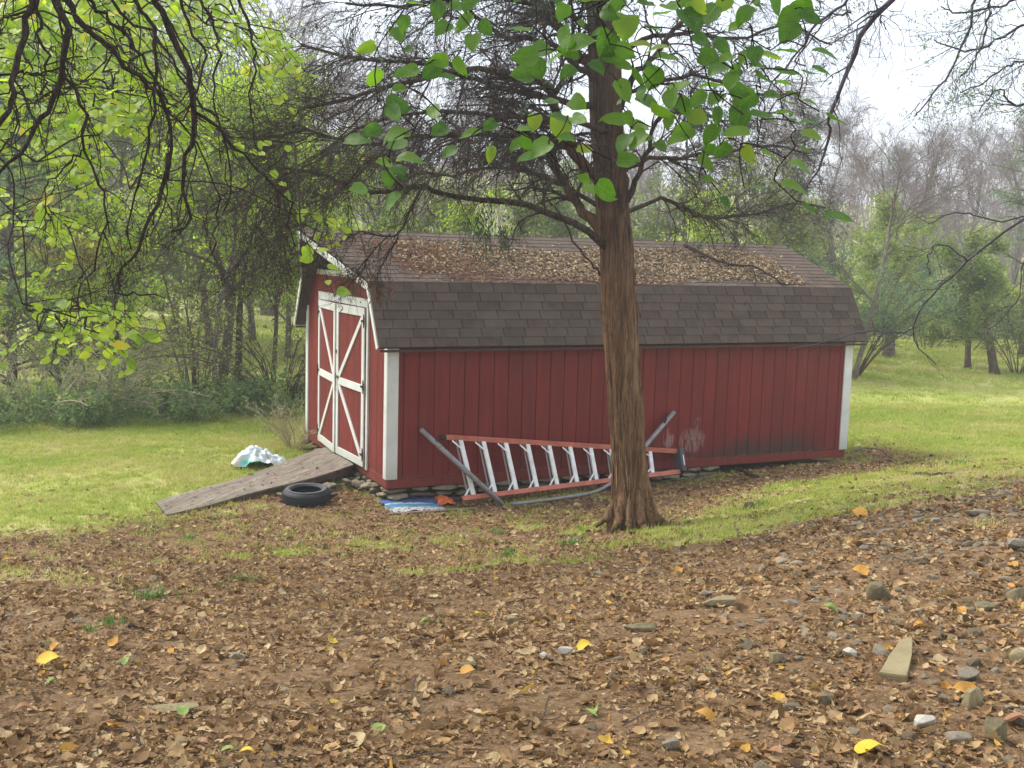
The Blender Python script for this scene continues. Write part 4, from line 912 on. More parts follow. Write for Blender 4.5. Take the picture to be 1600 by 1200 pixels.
for k, (aa, ln, r_) in enumerate(((-.35, .24, .075), (-1.25, .12, .065), (-2.2, .14, .065), (-2.9, .12, .06), (.5, .2, .07), (1.8, .2, .08), (-.8, .10, .055), (-1.75, .12, .05))):
    d_ = np.array([math.cos(aa), math.sin(aa), 0]); P = resample([tpth[1]+d_*.12+np.array([0, 0, .50]), tpth[1]+d_*.18+np.array([0, 0, .20]), tpth[1]+d_*.25+np.array([0, 0, .035]), tpth[1]+d_*(.25+ln*.5)+np.array([0, 0, -.01]), tpth[1]+d_*(.25+ln)+np.array([0, 0, -.07])], 12)
    P += rng.normal(0, .006, P.shape); link('root', mesh_np('root', *tubes(P[None], (np.array([.4, .7, .9, 1, 1, .95, .85, .75, .62, .5, .4, .3])*r_*.8)[None], 10), smooth=True), ced, M['cedar'])
def px_path(pts, Y0, Y1=None, M_=14):
    Y1 = Y1 if Y1 is not None else Y0; n_ = len(pts); return resample([at(p[0], p[1], Y0+(Y1-Y0)*i/(n_-1)) for i, p in enumerate(pts)], M_)
LIMBS = [  # pixel polyline, depth start, depth end, width px start, end
 ([(950, 388), (922, 366), (880, 342), (819, 321), (762, 314), (687, 303), (661, 289), (612, 299), (560, 298), (500, 272), (430, 262)], 11.1, 9.8, 15, 4, 'long'),
 ([(950, 368), (915, 335), (890, 300), (867, 262), (852, 240), (820, 225), (770, 215)], 11.1, 11.6, 21, 6, 'thick'),
 ([(950, 300), (917, 262), (893, 232), (873, 180), (849, 133), (800, 117), (720, 107), (600, 140), (480, 168)], 11.1, 9.6, 24, 5, ''),
 ([(945, 240), (897, 224), (860, 214), (780, 211), (700, 213), (640, 215), (560, 224), (480, 205), (400, 215)], 11.1, 9.2, 12, 4, ''),
 ([(945, 170), (895, 160), (850, 155), (800, 138), (740, 122), (660, 100), (560, 92), (470, 70)], 11.1, 10.2, 13, 4, ''),
 ([(945, 128), (905, 110), (872, 72), (820, 62), (770, 50), (725, 0), (690, -50)], 11.1, 10.6, 12, 5, ''),
 ([(945, 120), (912, 92), (888, 60), (860, 25), (835, 0), (790, -60)], 11.1, 11.4, 22, 10, ''),
 ([(940, 70), (900, 30), (840, 10), (760, -10), (640, 10), (540, 5)], 11.1, 9.4, 12, 4, ''),
 ([(968, 325), (982, 308), (999, 270), (1014, 225), (1021, 195), (1042, 180), (1085, 175), (1130, 190)], 11.1, 10.6, 12, 4, ''),
 ([(968, 170), (985, 130), (1000, 108), (1026, 84), (1060, 40), (1100, -5), (1160, -30)], 11.1, 11.2, 13, 5, ''),
 ([(965, 350), (1000, 318), (1049, 313), (1078, 333), (1112, 340), (1187, 335), (1240, 318), (1290, 325)], 11.3, 14.0, 9, 3, ''),
 ([(965, 270), (1020, 248), (1070, 246), (1130, 235), (1200, 228), (1260, 240)], 11.2, 12.6, 9, 3, ''),
 ([(960, 90), (1010, 60), (1080, 50), (1150, 60), (1230, 40), (1300, 70)], 11.1, 12.0, 10, 3, ''),
 ([(955, 60), (930, 20), (900, -30), (850, -80)], 11.1, 10.3, 16, 8, ''),
 ([(937, 430), (912, 397), (880, 345), (840, 295), (815, 262)], 11.0, 10.2, 4, 2, 'dead'),
 ([(948, 205), (900, 190), (840, 185), (760, 180), (680, 175), (580, 190), (500, 240)], 11.0, 8.6, 11, 4, ''),
 ([(950, 330), (900, 300), (830, 270), (770, 262), (700, 275), (640, 262), (590, 240)], 11.2, 13., 9, 3, ''),
 ([(640, 215), (590, 250), (540, 290), (505, 335), (478, 390)], 9.8, 9.4, 4, 2, ''),
 ([(560, 224), (500, 245), (440, 290), (400, 350), (380, 400)], 9.2, 8.6, 4, 2, ''),
 ([(600, 140), (540, 170), (470, 220), (410, 270), (360, 330)], 9.6, 8.4, 4, 2, 'long'),
 ([(955, 150), (1000, 140), (1060, 120), (1130, 130), (1190, 150), (1250, 145)], 11.2, 10.4, 9, 3, '')]
tips_all = []
for i, (pp, y0, y1, w0, w1, kd) in enumerate(LIMBS):
    P = px_path(pp, y0, y1, 18)-tb; r0, r1 = w0/2/F*y0, w1/2/F*y1; R = np.linspace(0, 1, 18)**.6*(r1-r0)+r0
    P[1:-1] += rng.normal(0, .012, (16, 3)); lm = link('limb', mesh_np('limb', *tubes(P[None], R[None], 8), smooth=True), ced, M['cedar'] if w0 > 18 else M['limb'])
    if kd == 'dead': continue
    P1 = P[None]; R1 = R[None]; Lf = np.linalg.norm(P[-1]-P[0])
    n1 = max(12, int(Lf*(15 if P[-1][0] < 0 else 10))) if kd != 'long' else 16
    a1, b1 = grow(P1, R1, n1, .95 if kd != 'long' else .6, (.35, .95), .12 if kd != 'long' else .03, .22, 7, .42, .0045, (.22, 1), .3, lf=.35)
    a2, b2 = grow(a1, b1, 7, .50, (.3, .9), .09, .25, 5, .5, .0026, (.1, 1), .2, lf=.3)
    a3, b3 = grow(a2, b2, 4.5, .26, (.3, .9), .07, .22, 4, .6, .0018, (.1, 1), lf=.2)
    tips_all.append(a3[:, -1])
    link('twigs', mesh_np('twigs', *join([tubes(a1, b1, 4, False), tubes(a2, b2, 3, False), tubes(a3, b3, 3, False)])), lm, M['limb'])
tips = np.concatenate(tips_all); wz = tips+tb
# sparse live scale foliage on some tips
sel = tips[(rng.uniform(0, 1, len(tips)) < .03+.14*sm(wz[:, 2], 4.6, 5.8))]
pos = np.repeat(sel, 9, 0)+rng.normal(0, .045, (len(sel)*9, 3)); link('foliage', mesh_np('foliage', *leaves(pos, .055, up=.1, aspect=.28, down=.8)), ced, M['conifer'])['kind'] = 'stuff'
# hanging live sprays over the roof ridge, dead brown tuft by the gable
for (cx_, cy_, yy, n_, s1, s2, nm, mt, sz) in ((755, 355, 10.4, 300, .07, .15, 'foliage_spray', 'conifer', .06), (787, 365, 10.4, 160, .03, .08, 'foliage_spray', 'conifer', .05), (1085, 175, 10.6, 500, .15, .12, 'foliage_spray', 'conifer', .06),
      (556, 440, 9.9, 110, .07, .07, 'dead_foliage', 'deadfol', .05), (588, 448, 9.9, 80, .03, .08, 'dead_foliage', 'deadfol', .05), (612, 450, 9.9, 22, .03, .06, 'dead_foliage', 'deadfol', .05)):
    c = at(cx_, cy_, yy)-tb; pos = c+rng.normal(0, 1, (n_, 3))*np.array([s1, s1, s2]); link(nm, mesh_np(nm, *leaves(pos, sz, up=0, aspect=.25, down=2.)), ced, M[mt])
# the drooping twig lines that cross the roof end
for pp, w in (([(661, 289), (640, 330), (622, 367), (590, 368), (560, 362), (520, 385), (480, 392)], 5), ([(622, 371), (605, 400), (592, 425), (588, 450)], 4), ([(610, 365), (585, 390), (560, 420), (540, 432)], 3), ([(575, 400), (566, 425), (545, 445), (530, 470)], 2.2)):
    P = px_path(pp, 10., 9.8, 12)-tb; R = np.linspace(w/2/F*10, .003, 12); lm = link('limb', mesh_np('limb', *tubes(P[None], R[None], 6), smooth=True), ced, M['limb'])
    a1, b1 = grow(P[None], R[None], 26, .42, (.3, 1.), .12, .25, 6, .5, .002, (.1, 1)); a2, b2 = grow(a1, b1, 4, .2, (.3, .9), .1, .2, 4, .5, .0015)
    link('twigs', mesh_np('twigs', *join([tubes(a1, b1, 3, False), tubes(a2, b2, 3, False)])), lm, M['limb'])

# ------------------------------------------------------------------ dark drooping limbs of the tree at the left edge
LT = np.array([-3.35, 4.6, 0]); LT[2] = gz(LT[0], LT[1])
oh = thing('overhanging_tree', 'dark leafless tree at left whose crooked limbs droop into view from above', 'tree', tuple(LT))
tp_ = np.array([[0, 0, -.1], [.05, .05, 1.5], [-.05, .1, 3.2], [.1, 0, 4.6], [.3, .1, 6.2]]); V, Q, T = fluted(tp_, [.20, .16, .14, .11, .07], 20, 40, .08, 9); link('trunk', bm_mesh('trunk', V, Q, T, smooth=True), oh, M['darkbark'])
OB = [([(60, -60), (53, 0), (33, 60), (23, 133), (7, 180), (-20, 215)], 4.2, 4.0, 15, 9), ([(78, -60), (82, 0), (100, 40), (97, 103), (77, 167), (50, 207), (20, 250), (-15, 285)], 4.4, 4.2, 17, 5),
 ([(97, 103), (120, 140), (133, 173), (133, 233), (150, 277), (165, 313), (167, 350), (150, 400), (126, 450), (125, 485)], 4.4, 4.3, 7, 2.5), ([(70, -60), (100, 0), (133, 40), (177, 87), (227, 130), (247, 152), (263, 187), (267, 227), (262, 280)], 4.7, 4.9, 12, 6),
 ([(200, -60), (213, 0), (230, 33), (247, 83), (241, 160), (233, 213), (220, 277), (203, 330), (205, 390)], 4.9, 5.1, 9, 3), ([(230, -60), (240, 0), (267, 43), (290, 100), (303, 150), (303, 217), (290, 250), (287, 300), (297, 340), (268, 362)], 5.1, 5.3, 15, 5),
 ([(300, 173), (353, 213), (393, 257), (433, 297), (452, 325), (448, 352), (462, 385)], 5.2, 5.8, 7, 2), ([(272, -60), (280, 0), (300, 50), (317, 90), (305, 150), (285, 190)], 5.5, 5.5, 7, 3),
 ([(300, -60), (313, 0), (337, 43), (343, 87), (333, 133), (341, 185)], 5.8, 5.9, 7, 3), ([(110, -60), (133, 0), (173, 33), (213, 77), (240, 123), (262, 160)], 4.8, 5.0, 9, 4),
 ([(262, 240), (258, 287), (240, 340), (212, 389), (186, 434), (184, 457), (217, 458), (258, 466)], 5.1, 5.0, 9, 2.5), ([(50, -60), (55, 0), (62, 60), (70, 105), (62, 150)], 4.3, 4.3, 9, 3),
 ([(-20, 120), (30, 118), (60, 115), (97, 103)], 4.3, 4.4, 5, 4), ([(150, -60), (190, 20), (250, 60), (290, 130), (340, 190), (360, 260), (350, 330)], 6.0, 6.4, 7, 3),
 ([(350, -60), (380, 20), (400, 90), (390, 160), (400, 230)], 6.3, 6.6, 6, 2.5), ([(133, 233), (100, 260), (70, 300), (78, 350)], 4.4, 4.5, 4, 2), ([(240, 160), (290, 200), (340, 300), (330, 400)], 5.0, 5.3, 5, 2)]
for i, (pp, y0, y1, w0, w1) in enumerate(OB):
    P = px_path(pp, y0, y1, 18)-LT; P[1:-1] += rng.normal(0, .008, (16, 3)); R = np.linspace(w0*.82/2/F*y0, w1*.8/2/F*y1, 18)*(1+.10*np.sin(np.arange(18)*2.3+i))
    lm = link('limb', mesh_np('limb', *tubes(P[None], R[None], 8), smooth=True), oh, M['darkbark'])
    nn_ = int(10*np.linalg.norm(np.diff(P, axis=0), axis=1).sum())+4
    a1, b1 = grow(P[None], R[None], nn_, .42, (.4, 1.1), .22, .3, 7, .38, .0022, (.1, 1), .3, lf=.3); a2, b2 = grow(a1, b1, 3.2, .22, (.4, 1.), .12, .3, 5, .5, .0013, (.2, 1)); a3, b3 = grow(a2, b2, 1.4, .1, (.4, 1.), .1, .2, 4, .6, .0009, (.2, 1))
    link('twigs', mesh_np('twigs', *join([tubes(a1, b1, 4, False), tubes(a2, b2, 3, False), tubes(a3, b3, 3, False)])), lm, M['darkbark'])
cn = [([(0, 0, 5.0), at(60, -60, 4.3)-LT]), ([(0, 0, 5.0), at(150, -60, 4.8)-LT]), ([(.1, 0, 5.6), at(220, -60, 5.)-LT]), ([(.2, 0, 6.), at(300, -60, 5.8)-LT])]
for q in cn: P = resample([q[0], (np.array(q[0])+q[1])/2+np.array([0, 0, .35]), q[1]], 8); link('limb', mesh_np('limb', *tubes(P[None], np.full((1, 8), .03), 8), smooth=True), oh, M['darkbark'])

# ------------------------------------------------------------------ heart-shaped leaves
def heart_mesh(name, seed, mat, L=1.):
    g = np.random.default_rng(seed); R_ = [(.0, .0), (.10, -.03), (.26, -.015), (.39, .12), (.445, .32), (.42, .54), (.33, .73), (.19, .90), (.06, 1.0)]
    nar = g.uniform(.72, 1.08); sk = g.uniform(-.12, .12)
    mid = [(0, 0), (0, .12), (0, .3), (0, .5), (0, .72), (0, 1.12)]; V = []; fold = g.uniform(.12, .4); cu = g.uniform(-.25, .5); ws = g.uniform(.85, 1.12)
    def z(x, y): return abs(x)*fold+cu*(y-.4)**2*-1+.03*math.sin(x*11+y*9+seed)
    mv = [(0, y, z(0, y)) for _, y in mid]; V += mv; rt = []; lt = []
    for x, y in R_[1:]:
        w = ws*nar*(1+g.uniform(-.08, .08)); rt.append(len(V)); V.append((x*w+sk*y, y+g.uniform(-.012, .012), z(x*w, y)))
    for x, y in R_[1:]:
        w = ws*nar*(1+g.uniform(-.08, .08)); lt.append(len(V)); V.append((-x*w+sk*y, y+g.uniform(-.012, .012), z(x*w, y)))
    T = []; mp = [0, 1, 1, 2, 3, 4, 4, 5]
    for s, side in ((1, rt), (-1, lt)):
        pm = 0
        prev = side[0]; T.append((0, side[0], 1) if s > 0 else (0, 1, side[0]))
        m_of = [1, 1, 2, 2, 3, 4, 4, 5]
        cm = 1
        for k in range(1, 8):
            nm_ = m_of[k]
            T.append((cm, side[k-1], side[k]) if s > 0 else (cm, side[k], side[k-1]))
            if nm_ != cm:
                for q in range(cm, nm_): T.append((q, side[k], q+1) if s > 0 else (q, q+1, side[k]))
                cm = nm_
    V += [(-.012, -.30, -.05), (.012, -.30, -.05), (0, .02, .0)]; k = len(V); T.append((k-3, k-2, k-1))
    me = mesh_np(name, np.array(V)*L, None, np.array(T), True); me.materials.append(mat); return me
def orient(nrm, tip):
    n_ = unit(np.array(nrm, float)); t_ = np.array(tip, float); t_ = unit(t_-(t_@n_)*n_); x = np.cross(t_, n_); return Matrix(((x[0], t_[0], n_[0]), (x[1], t_[1], n_[1]), (x[2], t_[2], n_[2]))).to_euler()
def mst(P, roots):
    A = np.vstack([roots, P]); nr = len(roots); N_ = len(A); inn = np.zeros(N_, bool); inn[:nr] = True; D = np.linalg.norm(A[:, None]-A[None], axis=2); D[:, :] += .6*np.maximum(0, A[None, :, 2]-A[:, None, 2]); E = []; dep = np.zeros(N_)
    for _ in range(N_-nr):
        d = D[inn][:, ~inn]+.10*dep[inn][:, None]; i, j = np.unravel_index(np.argmin(d), d.shape); ia = np.where(inn)[0][i]; jb = np.where(~inn)[0][j]; E.append((ia, jb)); dep[jb] = dep[ia]+D[ia, jb]; inn[jb] = True
    return A, E
HL = [(695,35),(668,60),(700,15)]
Z7 = [(195,200),(220,315),(318,145),(370,210),(365,305),(515,120),(560,25),(495,35),(690,115),(640,175),(465,290),(500,255),(535,325),(330,375),(320,440),(310,470),(475,470),(500,545),(215,545),(145,590),(325,560),(320,600),(370,655),(270,680),(330,710),(285,745),(165,790),(310,840),(545,640),(630,555),(710,525),(710,640),(850,540),(825,605),(860,590),(925,615),(885,660),(895,510),(960,430),(1070,430),(1080,500),(995,495),(1000,530),(1010,570),(1030,575),(1100,625),(1100,745),(1190,790),(1130,800),(905,285),(860,235),(925,205),(985,240),(1010,50),(1025,155),(1080,190),(1090,95),(1160,135),(1035,215),(1130,5),(1200,50),(1240,20),(1190,185),(1150,280),(1210,230),(1265,270),(1270,105),(1285,490),(1330,530),(1325,580)]
Z8 = [(40,275),(60,320),(110,245),(160,370),(135,410),(190,440),(30,430),(10,390),(15,580),(150,590),(180,560),(300,560),(290,625),(320,480),(320,415),(380,340),(300,360),(250,170),(330,285),(440,240),(345,190),(440,60),(400,110),(350,20),(480,230),(440,420),(410,490),(500,485),(455,640),(280,750),(490,785),(640,775),(355,845),(700,870),(820,915),(620,130),(560,20),(610,215),(605,305),(700,305),(770,220),(550,400),(510,330),(600,350),(640,395),(720,430),(620,430),(640,510),(810,500),(710,565),(600,470),(540,240),(90,60),(130,30),(50,120),(200,90),(290,60),(180,10),(250,20),(20,20),(70,200),(230,40)]
pts = [(500+x/2.667, y/2.667) for x, y in Z7]+[(1000+x/2.667, y/2.667) for x, y in Z8]
for _k in range(46):
    while True:
        _x, _y = (rng.uniform(620, 1000), rng.uniform(-15, 130)) if rng.uniform() < .35 else (rng.uniform(960, 1290), rng.uniform(-15, 260))
        if min((_x-a_)**2+(_y-b_)**2 for a_, b_ in pts) > 18**2: break
    pts.append((_x, _y))
RB = np.array([2.5, 1.4, 0]); RB[2] = gz(RB[0], RB[1])
rb = thing('redbud_tree', 'tree out of view above whose twigs hang large heart-shaped green leaves over the middle', 'tree', tuple(RB))
V, Q, T = fluted(np.array([[0, 0, -.1], [-.1, .1, 1.2], [-.15, .3, 2.6], [-.5, .9, 3.6], [-.9, 1.6, 4.0]]), [.10, .085, .075, .05, .03], 14, 30, .06, 4); link('trunk', bm_mesh('trunk', V, Q, T, smooth=True), rb, M['darkbark'])
hm = [heart_mesh('leaf', i, M['heart']) for i in range(14)]
lp = []
for i, (x, y) in enumerate(pts):
    Y = rng.uniform(3.15, 3.75); p = at(x, y, Y); lp.append(p)
    vd = unit(p-np.array([0, 0, CZ])); right = x > 1200
    side = (x > 1180) and (y > 60)
    nr = -vd*rng.uniform(.45, 1.)+np.array([0, 0, rng.uniform(.1, .8)])+rng.normal(0, .22, 3)
    if side: nr = -vd*.35+np.array([.3, 0, .8])+rng.normal(0, .15, 3)
    td = np.array([rng.normal(.15, .8), rng.uniform(-.3, .3), -rng.uniform(.1, 1.1)]) if not side else np.array([1., 0, -.55])+rng.normal(0, .15, 3)
    s = float(np.clip(rng.normal(.064, .013), .034, .088))
    o = link('leaf', hm[rng.integers(0, 14)], rb); e = orient(nr, td); o.rotation_euler = e; td_ = np.array(e.to_matrix() @ Vector((0, 1, 0))); o.location = p-RB-td_*s*.45; o.scale = (s, s, s)
    lp[-1] = p-td_*s*.75
rt_ = np.array([at(660, -50, 3.5), at(800, -60, 3.4), at(960, -60, 3.4), at(1120, -60, 3.4), at(1240, -60, 3.6)])
A, E_ = mst(np.array(lp), rt_)
Pm = []; 
for ia, jb in E_:
    a, b = A[ia], A[jb]; m_ = (a+b)/2+rng.normal(0, .012, 3)+np.array([0, 0, .012]); Pm.append(resample([a, m_, b], 5))
Pm = np.array(Pm); link('twigs', mesh_np('twigs', *tubes(Pm-RB, np.full((len(Pm), 5), .0021), 4, False)), rb, M['darkbark'])
hub = np.array([-.9, 1.6, 4.0])+RB
Pm = np.array([resample([hub, (hub+r)/2+np.array([0, 0, .25]), r], 8) for r in rt_]); link('limb', mesh_np('limb', *tubes(Pm-RB, np.linspace(.012, .004, 8)[None].repeat(len(Pm), 0), 6, False)), rb, M['darkbark'])

# ------------------------------------------------------------------ yellow-green canopy at left
LC = np.array([-5.3, 7.4, 0]); LC[2] = gz(LC[0], LC[1])
lc = thing('canopy_tree', 'leafy yellow-green tree at the left edge with broad heart-shaped leaves', 'tree', tuple(LC))
V, Q, T = fluted(np.array([[0, 0, -.1], [.1, .1, 1.5], [.0, .1, 3.4], [.3, .2, 5.6]]), [.13, .11, .09, .05], 16, 30, .06, 14); link('trunk', bm_mesh('trunk', V, Q, T, smooth=True), lc, M['darkbark'])
def dens(x, y):
    d = 1.0*sm(-x, -340, -200)*sm(-y, -320, -180)+.55*np.exp(-((x-400)/50)**2-((y-75)/65)**2)+.30*np.exp(-((x-385)/60)**2-((y-265)/60)**2)+.85*np.exp(-((x-130)/65)**2-((y-510)/45)**2)
    d += .45*np.exp(-((x-60)/90)**2-((y-360)/50)**2)+.12*np.exp(-((x-420)/45)**2-((y-500)/60)**2)+.35*np.exp(-((x-515)/24)**2-((y-415)/40)**2)
    return d
S_ = []
while len(S_) < 215:
    x, y = rng.uniform(-25, 560), rng.uniform(-30, 590)
    if rng.uniform(0, 1.15) < dens(x, y): S_.append((x, y))
hy = [heart_mesh('leaf', 20+i, M['ygp']) for i in range(5)]; spr = []; cand = []
for (x, y) in S_:
    Y = rng.uniform(6.4, 10.5); a = at(x, y, Y); d = unit(np.array([rng.normal(.5, .6), rng.normal(-.1, .5), rng.uniform(-.55, .05)])); L0 = rng.uniform(.35, .75); n_ = rng.integers(7, 13)
    P = resample([a-d*L0*.5, a+np.array([0, 0, .03]), a+d*L0*.5-np.array([0, 0, .08])], 8); spr.append(P)
    for k in range(n_):
        u = (k+.5)/n_*6.9; i_ = int(u); q = P[i_]+(P[i_+1]-P[i_])*(u-i_); sdv = unit(np.cross(d, [0, 0, 1]))*(1 if k % 2 else -1); s = rng.uniform(.050, .088)
        td = unit(sdv*.8+d*.5+np.array([0, 0, -.35])+rng.normal(0, .25, 3)); nr = np.array([0, -.9, .75])+rng.normal(0, .35, 3); cand.append((q+td*.03, nr, td, s))
rng.shuffle(cand) if False else None
order = np.argsort([-c_[3]/c_[0][1] for c_ in cand]); big = set(order[:300].tolist()); Vs = []
for i, (q, nr, td, s) in enumerate(cand):
    me = hy[i % 5]; e = orient(nr, td)
    if i in big: o = link('leaf', me, lc); o.location = q-LC; o.rotation_euler = e; o.scale = (s, s, s)
    else:
        n_ = len(me.vertices); co = np.zeros(n_*3); me.vertices.foreach_get('co', co); co = co.reshape(-1, 3)*s @ np.array(e.to_matrix()).T+q-LC
        tr_ = np.array([list(p.vertices) for p in me.polygons]); Vs.append((co, None, tr_))
o = link('small_leaves', mesh_np('small_leaves', *join(Vs), smooth=True), lc, M['yg']); o['kind'] = 'stuff'
spr = np.array(spr); A, E_ = mst(spr[:, 0], np.array([LC+np.array([0.1, .1, h]) for h in (1.8, 2.6, 3.4, 4.2, 5.2)]))
Pm = []
for ia, jb in E_: a, b = A[ia], A[jb]; Pm.append(resample([a, (a+b)/2+np.array([0, 0, .06])+rng.normal(0, .04, 3), b], 8))
link('twigs', mesh_np('twigs', *join([tubes(spr-LC, np.linspace(.004, .002, 8)[None].repeat(len(spr), 0), 4, False), tubes(np.array(Pm)-LC, np.full((len(Pm), 8), .006), 5, False)])), lc, M['darkbark'])

# ------------------------------------------------------------------ twigs reaching in from the right
def reach(name, label, base, paths, mat, tn=(6, 4), tl=(.5, .25), Yv=6., fol=None, droop=.05, trunk_r=.09, th=5.5, wob=.25):
    B = np.array([base[0], base[1], float(gz(*base))]); t = thing(name, label, 'tree', tuple(B))
    V, Q, T = fluted(np.array([[0, 0, -.1], [.05, 0, th*.4], [-.1, .1, th*.7], [0, .1, th]]), [trunk_r*1.3, trunk_r, trunk_r*.8, trunk_r*.5], 16, 30, .07, int(abs(base[0]*7))); link('trunk', bm_mesh('trunk', V, Q, T, smooth=True), t, mat)
    for (pp, y0, y1, w0, w1) in paths:
        P = px_path(pp, y0, y1, 18)-B; P[1:-1] += rng.normal(0, .006, (16, 3)); R = np.linspace(w0/2/F*y0, w1/2/F*y1, 18); root = np.array([0, .1, min(th*.95, max(1., P[0, 2]-.2))]); Pc = resample([root, (root+P[0])/2+np.array([0, 0, .12]), P[0]], 6)
        lm = link('limb', mesh_np('limb', *(tubes(np.vstack([Pc[:-1], P])[None], np.concatenate([np.full(5, R[0]*1.2), R])[None], 7) if pp[0][0] > 1600 or pp[0][1] < -25 else tubes(P[None], R[None], 7)), smooth=True), t, mat)
        a1, b1 = grow(P[None], R[None], tn[0], tl[0], (.3, .9), droop, wob, 7, .42, .0018, (.1, 1), lf=.3); a2, b2 = grow(a1, b1, tn[1], tl[1], (.3, .9), droop, wob, 5, .5, .0012)
        link('twigs', mesh_np('twigs', *join([tubes(a1, b1, 3, False), tubes(a2, b2, 3, False)])), lm, mat)
        if fol:
            tp = np.concatenate([a2[:, 2], a2[:, -1]]); tp = np.repeat(tp[rng.uniform(0, 1, len(tp)) < fol[2]], 8, 0); tp = tp+rng.normal(0, .035, tp.shape); link('foliage', mesh_np('foliage', *leaves(tp, fol[1], up=.1, aspect=.25, down=.7)), lm, M[fol[0]])
    return t
reach('bare_tree', 'tree out of view at right with a dark crooked branch crossing the open sky', (2.9, 4.0), [
 ([(1410, -40), (1397, 0), (1352, 49), (1330, 97), (1311, 142), (1297, 184), (1300, 205), (1285, 247), (1262, 292), (1235, 330)], 5., 5.2, 10, 2),
 ([(1340, -40), (1326, 0), (1277, 37), (1244, 82), (1210, 124), (1185, 170)], 5.2, 5.6, 5, 2), ([(1330, 20), (1290, 30), (1262, 70), (1225, 130)], 5.3, 5.6, 3, 1.5), ([(1355, -30), (1370, 10), (1384, 46)], 5., 5., 3, 1.5)], M['plum'], (16, 3), (.35, .16), trunk_r=.06, th=5.)
reach('cedar_tree', 'feathery cedar boughs hanging into the top right corner', (4.3, 6.6), [
 ([(1530, -40), (1521, 0), (1510, 49), (1484, 116), (1455, 150), (1431, 178)], 6.5, 6.3, 5, 2), ([(1640, 10), (1600, 37), (1560, 62), (1510, 80), (1460, 62)], 6.5, 6.5, 5, 2),
 ([(1640, 90), (1590, 95), (1550, 120), (1500, 145)], 6.6, 6.6, 4, 2), ([(1640, -30), (1590, -5), (1560, 10), (1500, 20), (1470, 10)], 6.4, 6.4, 5, 2), ([(1640, 150), (1590, 165), (1560, 140), (1530, 175)], 6.6, 6.6, 4, 2), ([(1540, -40), (1545, 20), (1530, 80), (1500, 120)], 6.3, 6.3, 4, 2)], M['plum'], (14, 5), (.42, .22), fol=('bluegreen', .026, .22), droop=.06, th=6.)
reach('sapling', 'thin arching bare branches in front of the lawn at the right edge', (4.6, 7.4), [
 ([(1640, 318), (1586, 350), (1512, 409), (1466, 449), (1438, 483), (1429, 512), (1432, 537), (1463, 570)], 7., 7.2, 4.5, 1.6), ([(1429, 512), (1400, 520), (1355, 518), (1310, 530), (1279, 537), (1235, 546)], 7.2, 7.4, 2.4, 1.4),
 ([(1640, 380), (1600, 412), (1589, 467), (1558, 504), (1521, 547)], 7.2, 7.2, 3, 1.5), ([(1512, 409), (1470, 380), (1450, 400), (1452, 430)], 7., 7.2, 3, 1.5), ([(1640, 330), (1560, 345), (1500, 330), (1450, 350)], 7.2, 7.4, 3, 1.5)], M['plum'], (9, 2), (.40, .18), trunk_r=.05, th=3.6)

# ------------------------------------------------------------------ background trees and shrubs
def tree(name, label, x, y, h, seed, tm, crown=None, nl=4000, ls=.075, r=None, tr=.30, n=(13, 8, 7, 3), lens=(.40, .20, .10, .055), droop=-.06, lean=(0, 0), rmin=.006, sub=0, group=None, cat='tree', up=.5, twm=None, ang=(.45, 1.0), spread=.9, aspect=.55):
    g = np.random.default_rng(seed); B = np.array([x, y, float(gz(x, y))]); t = thing(name, label, cat, tuple(B), 0, group); r = r or h*.016
    P = resample([(0, 0, -.15), (g.normal(0, .03)*h+lean[0]*.4, g.normal(0, .03)*h+lean[1]*.4, h*.33), (g.normal(0, .04)*h+lean[0]*.8, lean[1]*.8, h*.62), (lean[0]+g.normal(0, .03)*h, lean[1], h*.86)], 12); R = np.linspace(r*1.15, r*.22, 12); R[0] *= 1.4
    link('trunk', mesh_np('trunk', *tubes(P[None], R[None], 8), smooth=True), t, tm)
    a, b = grow(P[None], R[None], n[0], h*lens[0], ang, droop, .16, 8, .5, rmin*1.5, (tr, 1), g=g, lf=.35)
    a2, b2 = grow(a, b, n[1], h*lens[1], (.4, 1.), droop*.5, .2, 6, .5, rmin, (.2, 1), g=g); a3, b3 = grow(a2, b2, n[2], h*lens[2], (.4, 1.), 0, .22, 4, .55, rmin*.75, (.15, 1), g=g)
    pa = [tubes(a, b, 5, False), tubes(a2, b2, 4, False), tubes(a3, b3, 3, False)]
    if n[3]: a4, b4 = grow(a3, b3, n[3], h*lens[3], (.3, .9), 0, .2, 3, .6, rmin*.6, (.15, 1), g=g); pa.append(tubes(a4, b4, 3, False)); tips = a4[:, -1]
    else: tips = a3[:, -1]
    link('branches', mesh_np('branches', *join(pa)), t, twm or tm)
    if crown:
        src = np.concatenate([a3.reshape(-1, 3), tips]); k = g.integers(0, len(src), nl); pos = src[k]+g.normal(0, .035*spread, (nl, 3))*h*.5
        link('crown', mesh_np('crown', *leaves(pos, ls, g, up=up, aspect=aspect)), t, M[crown])
    return t
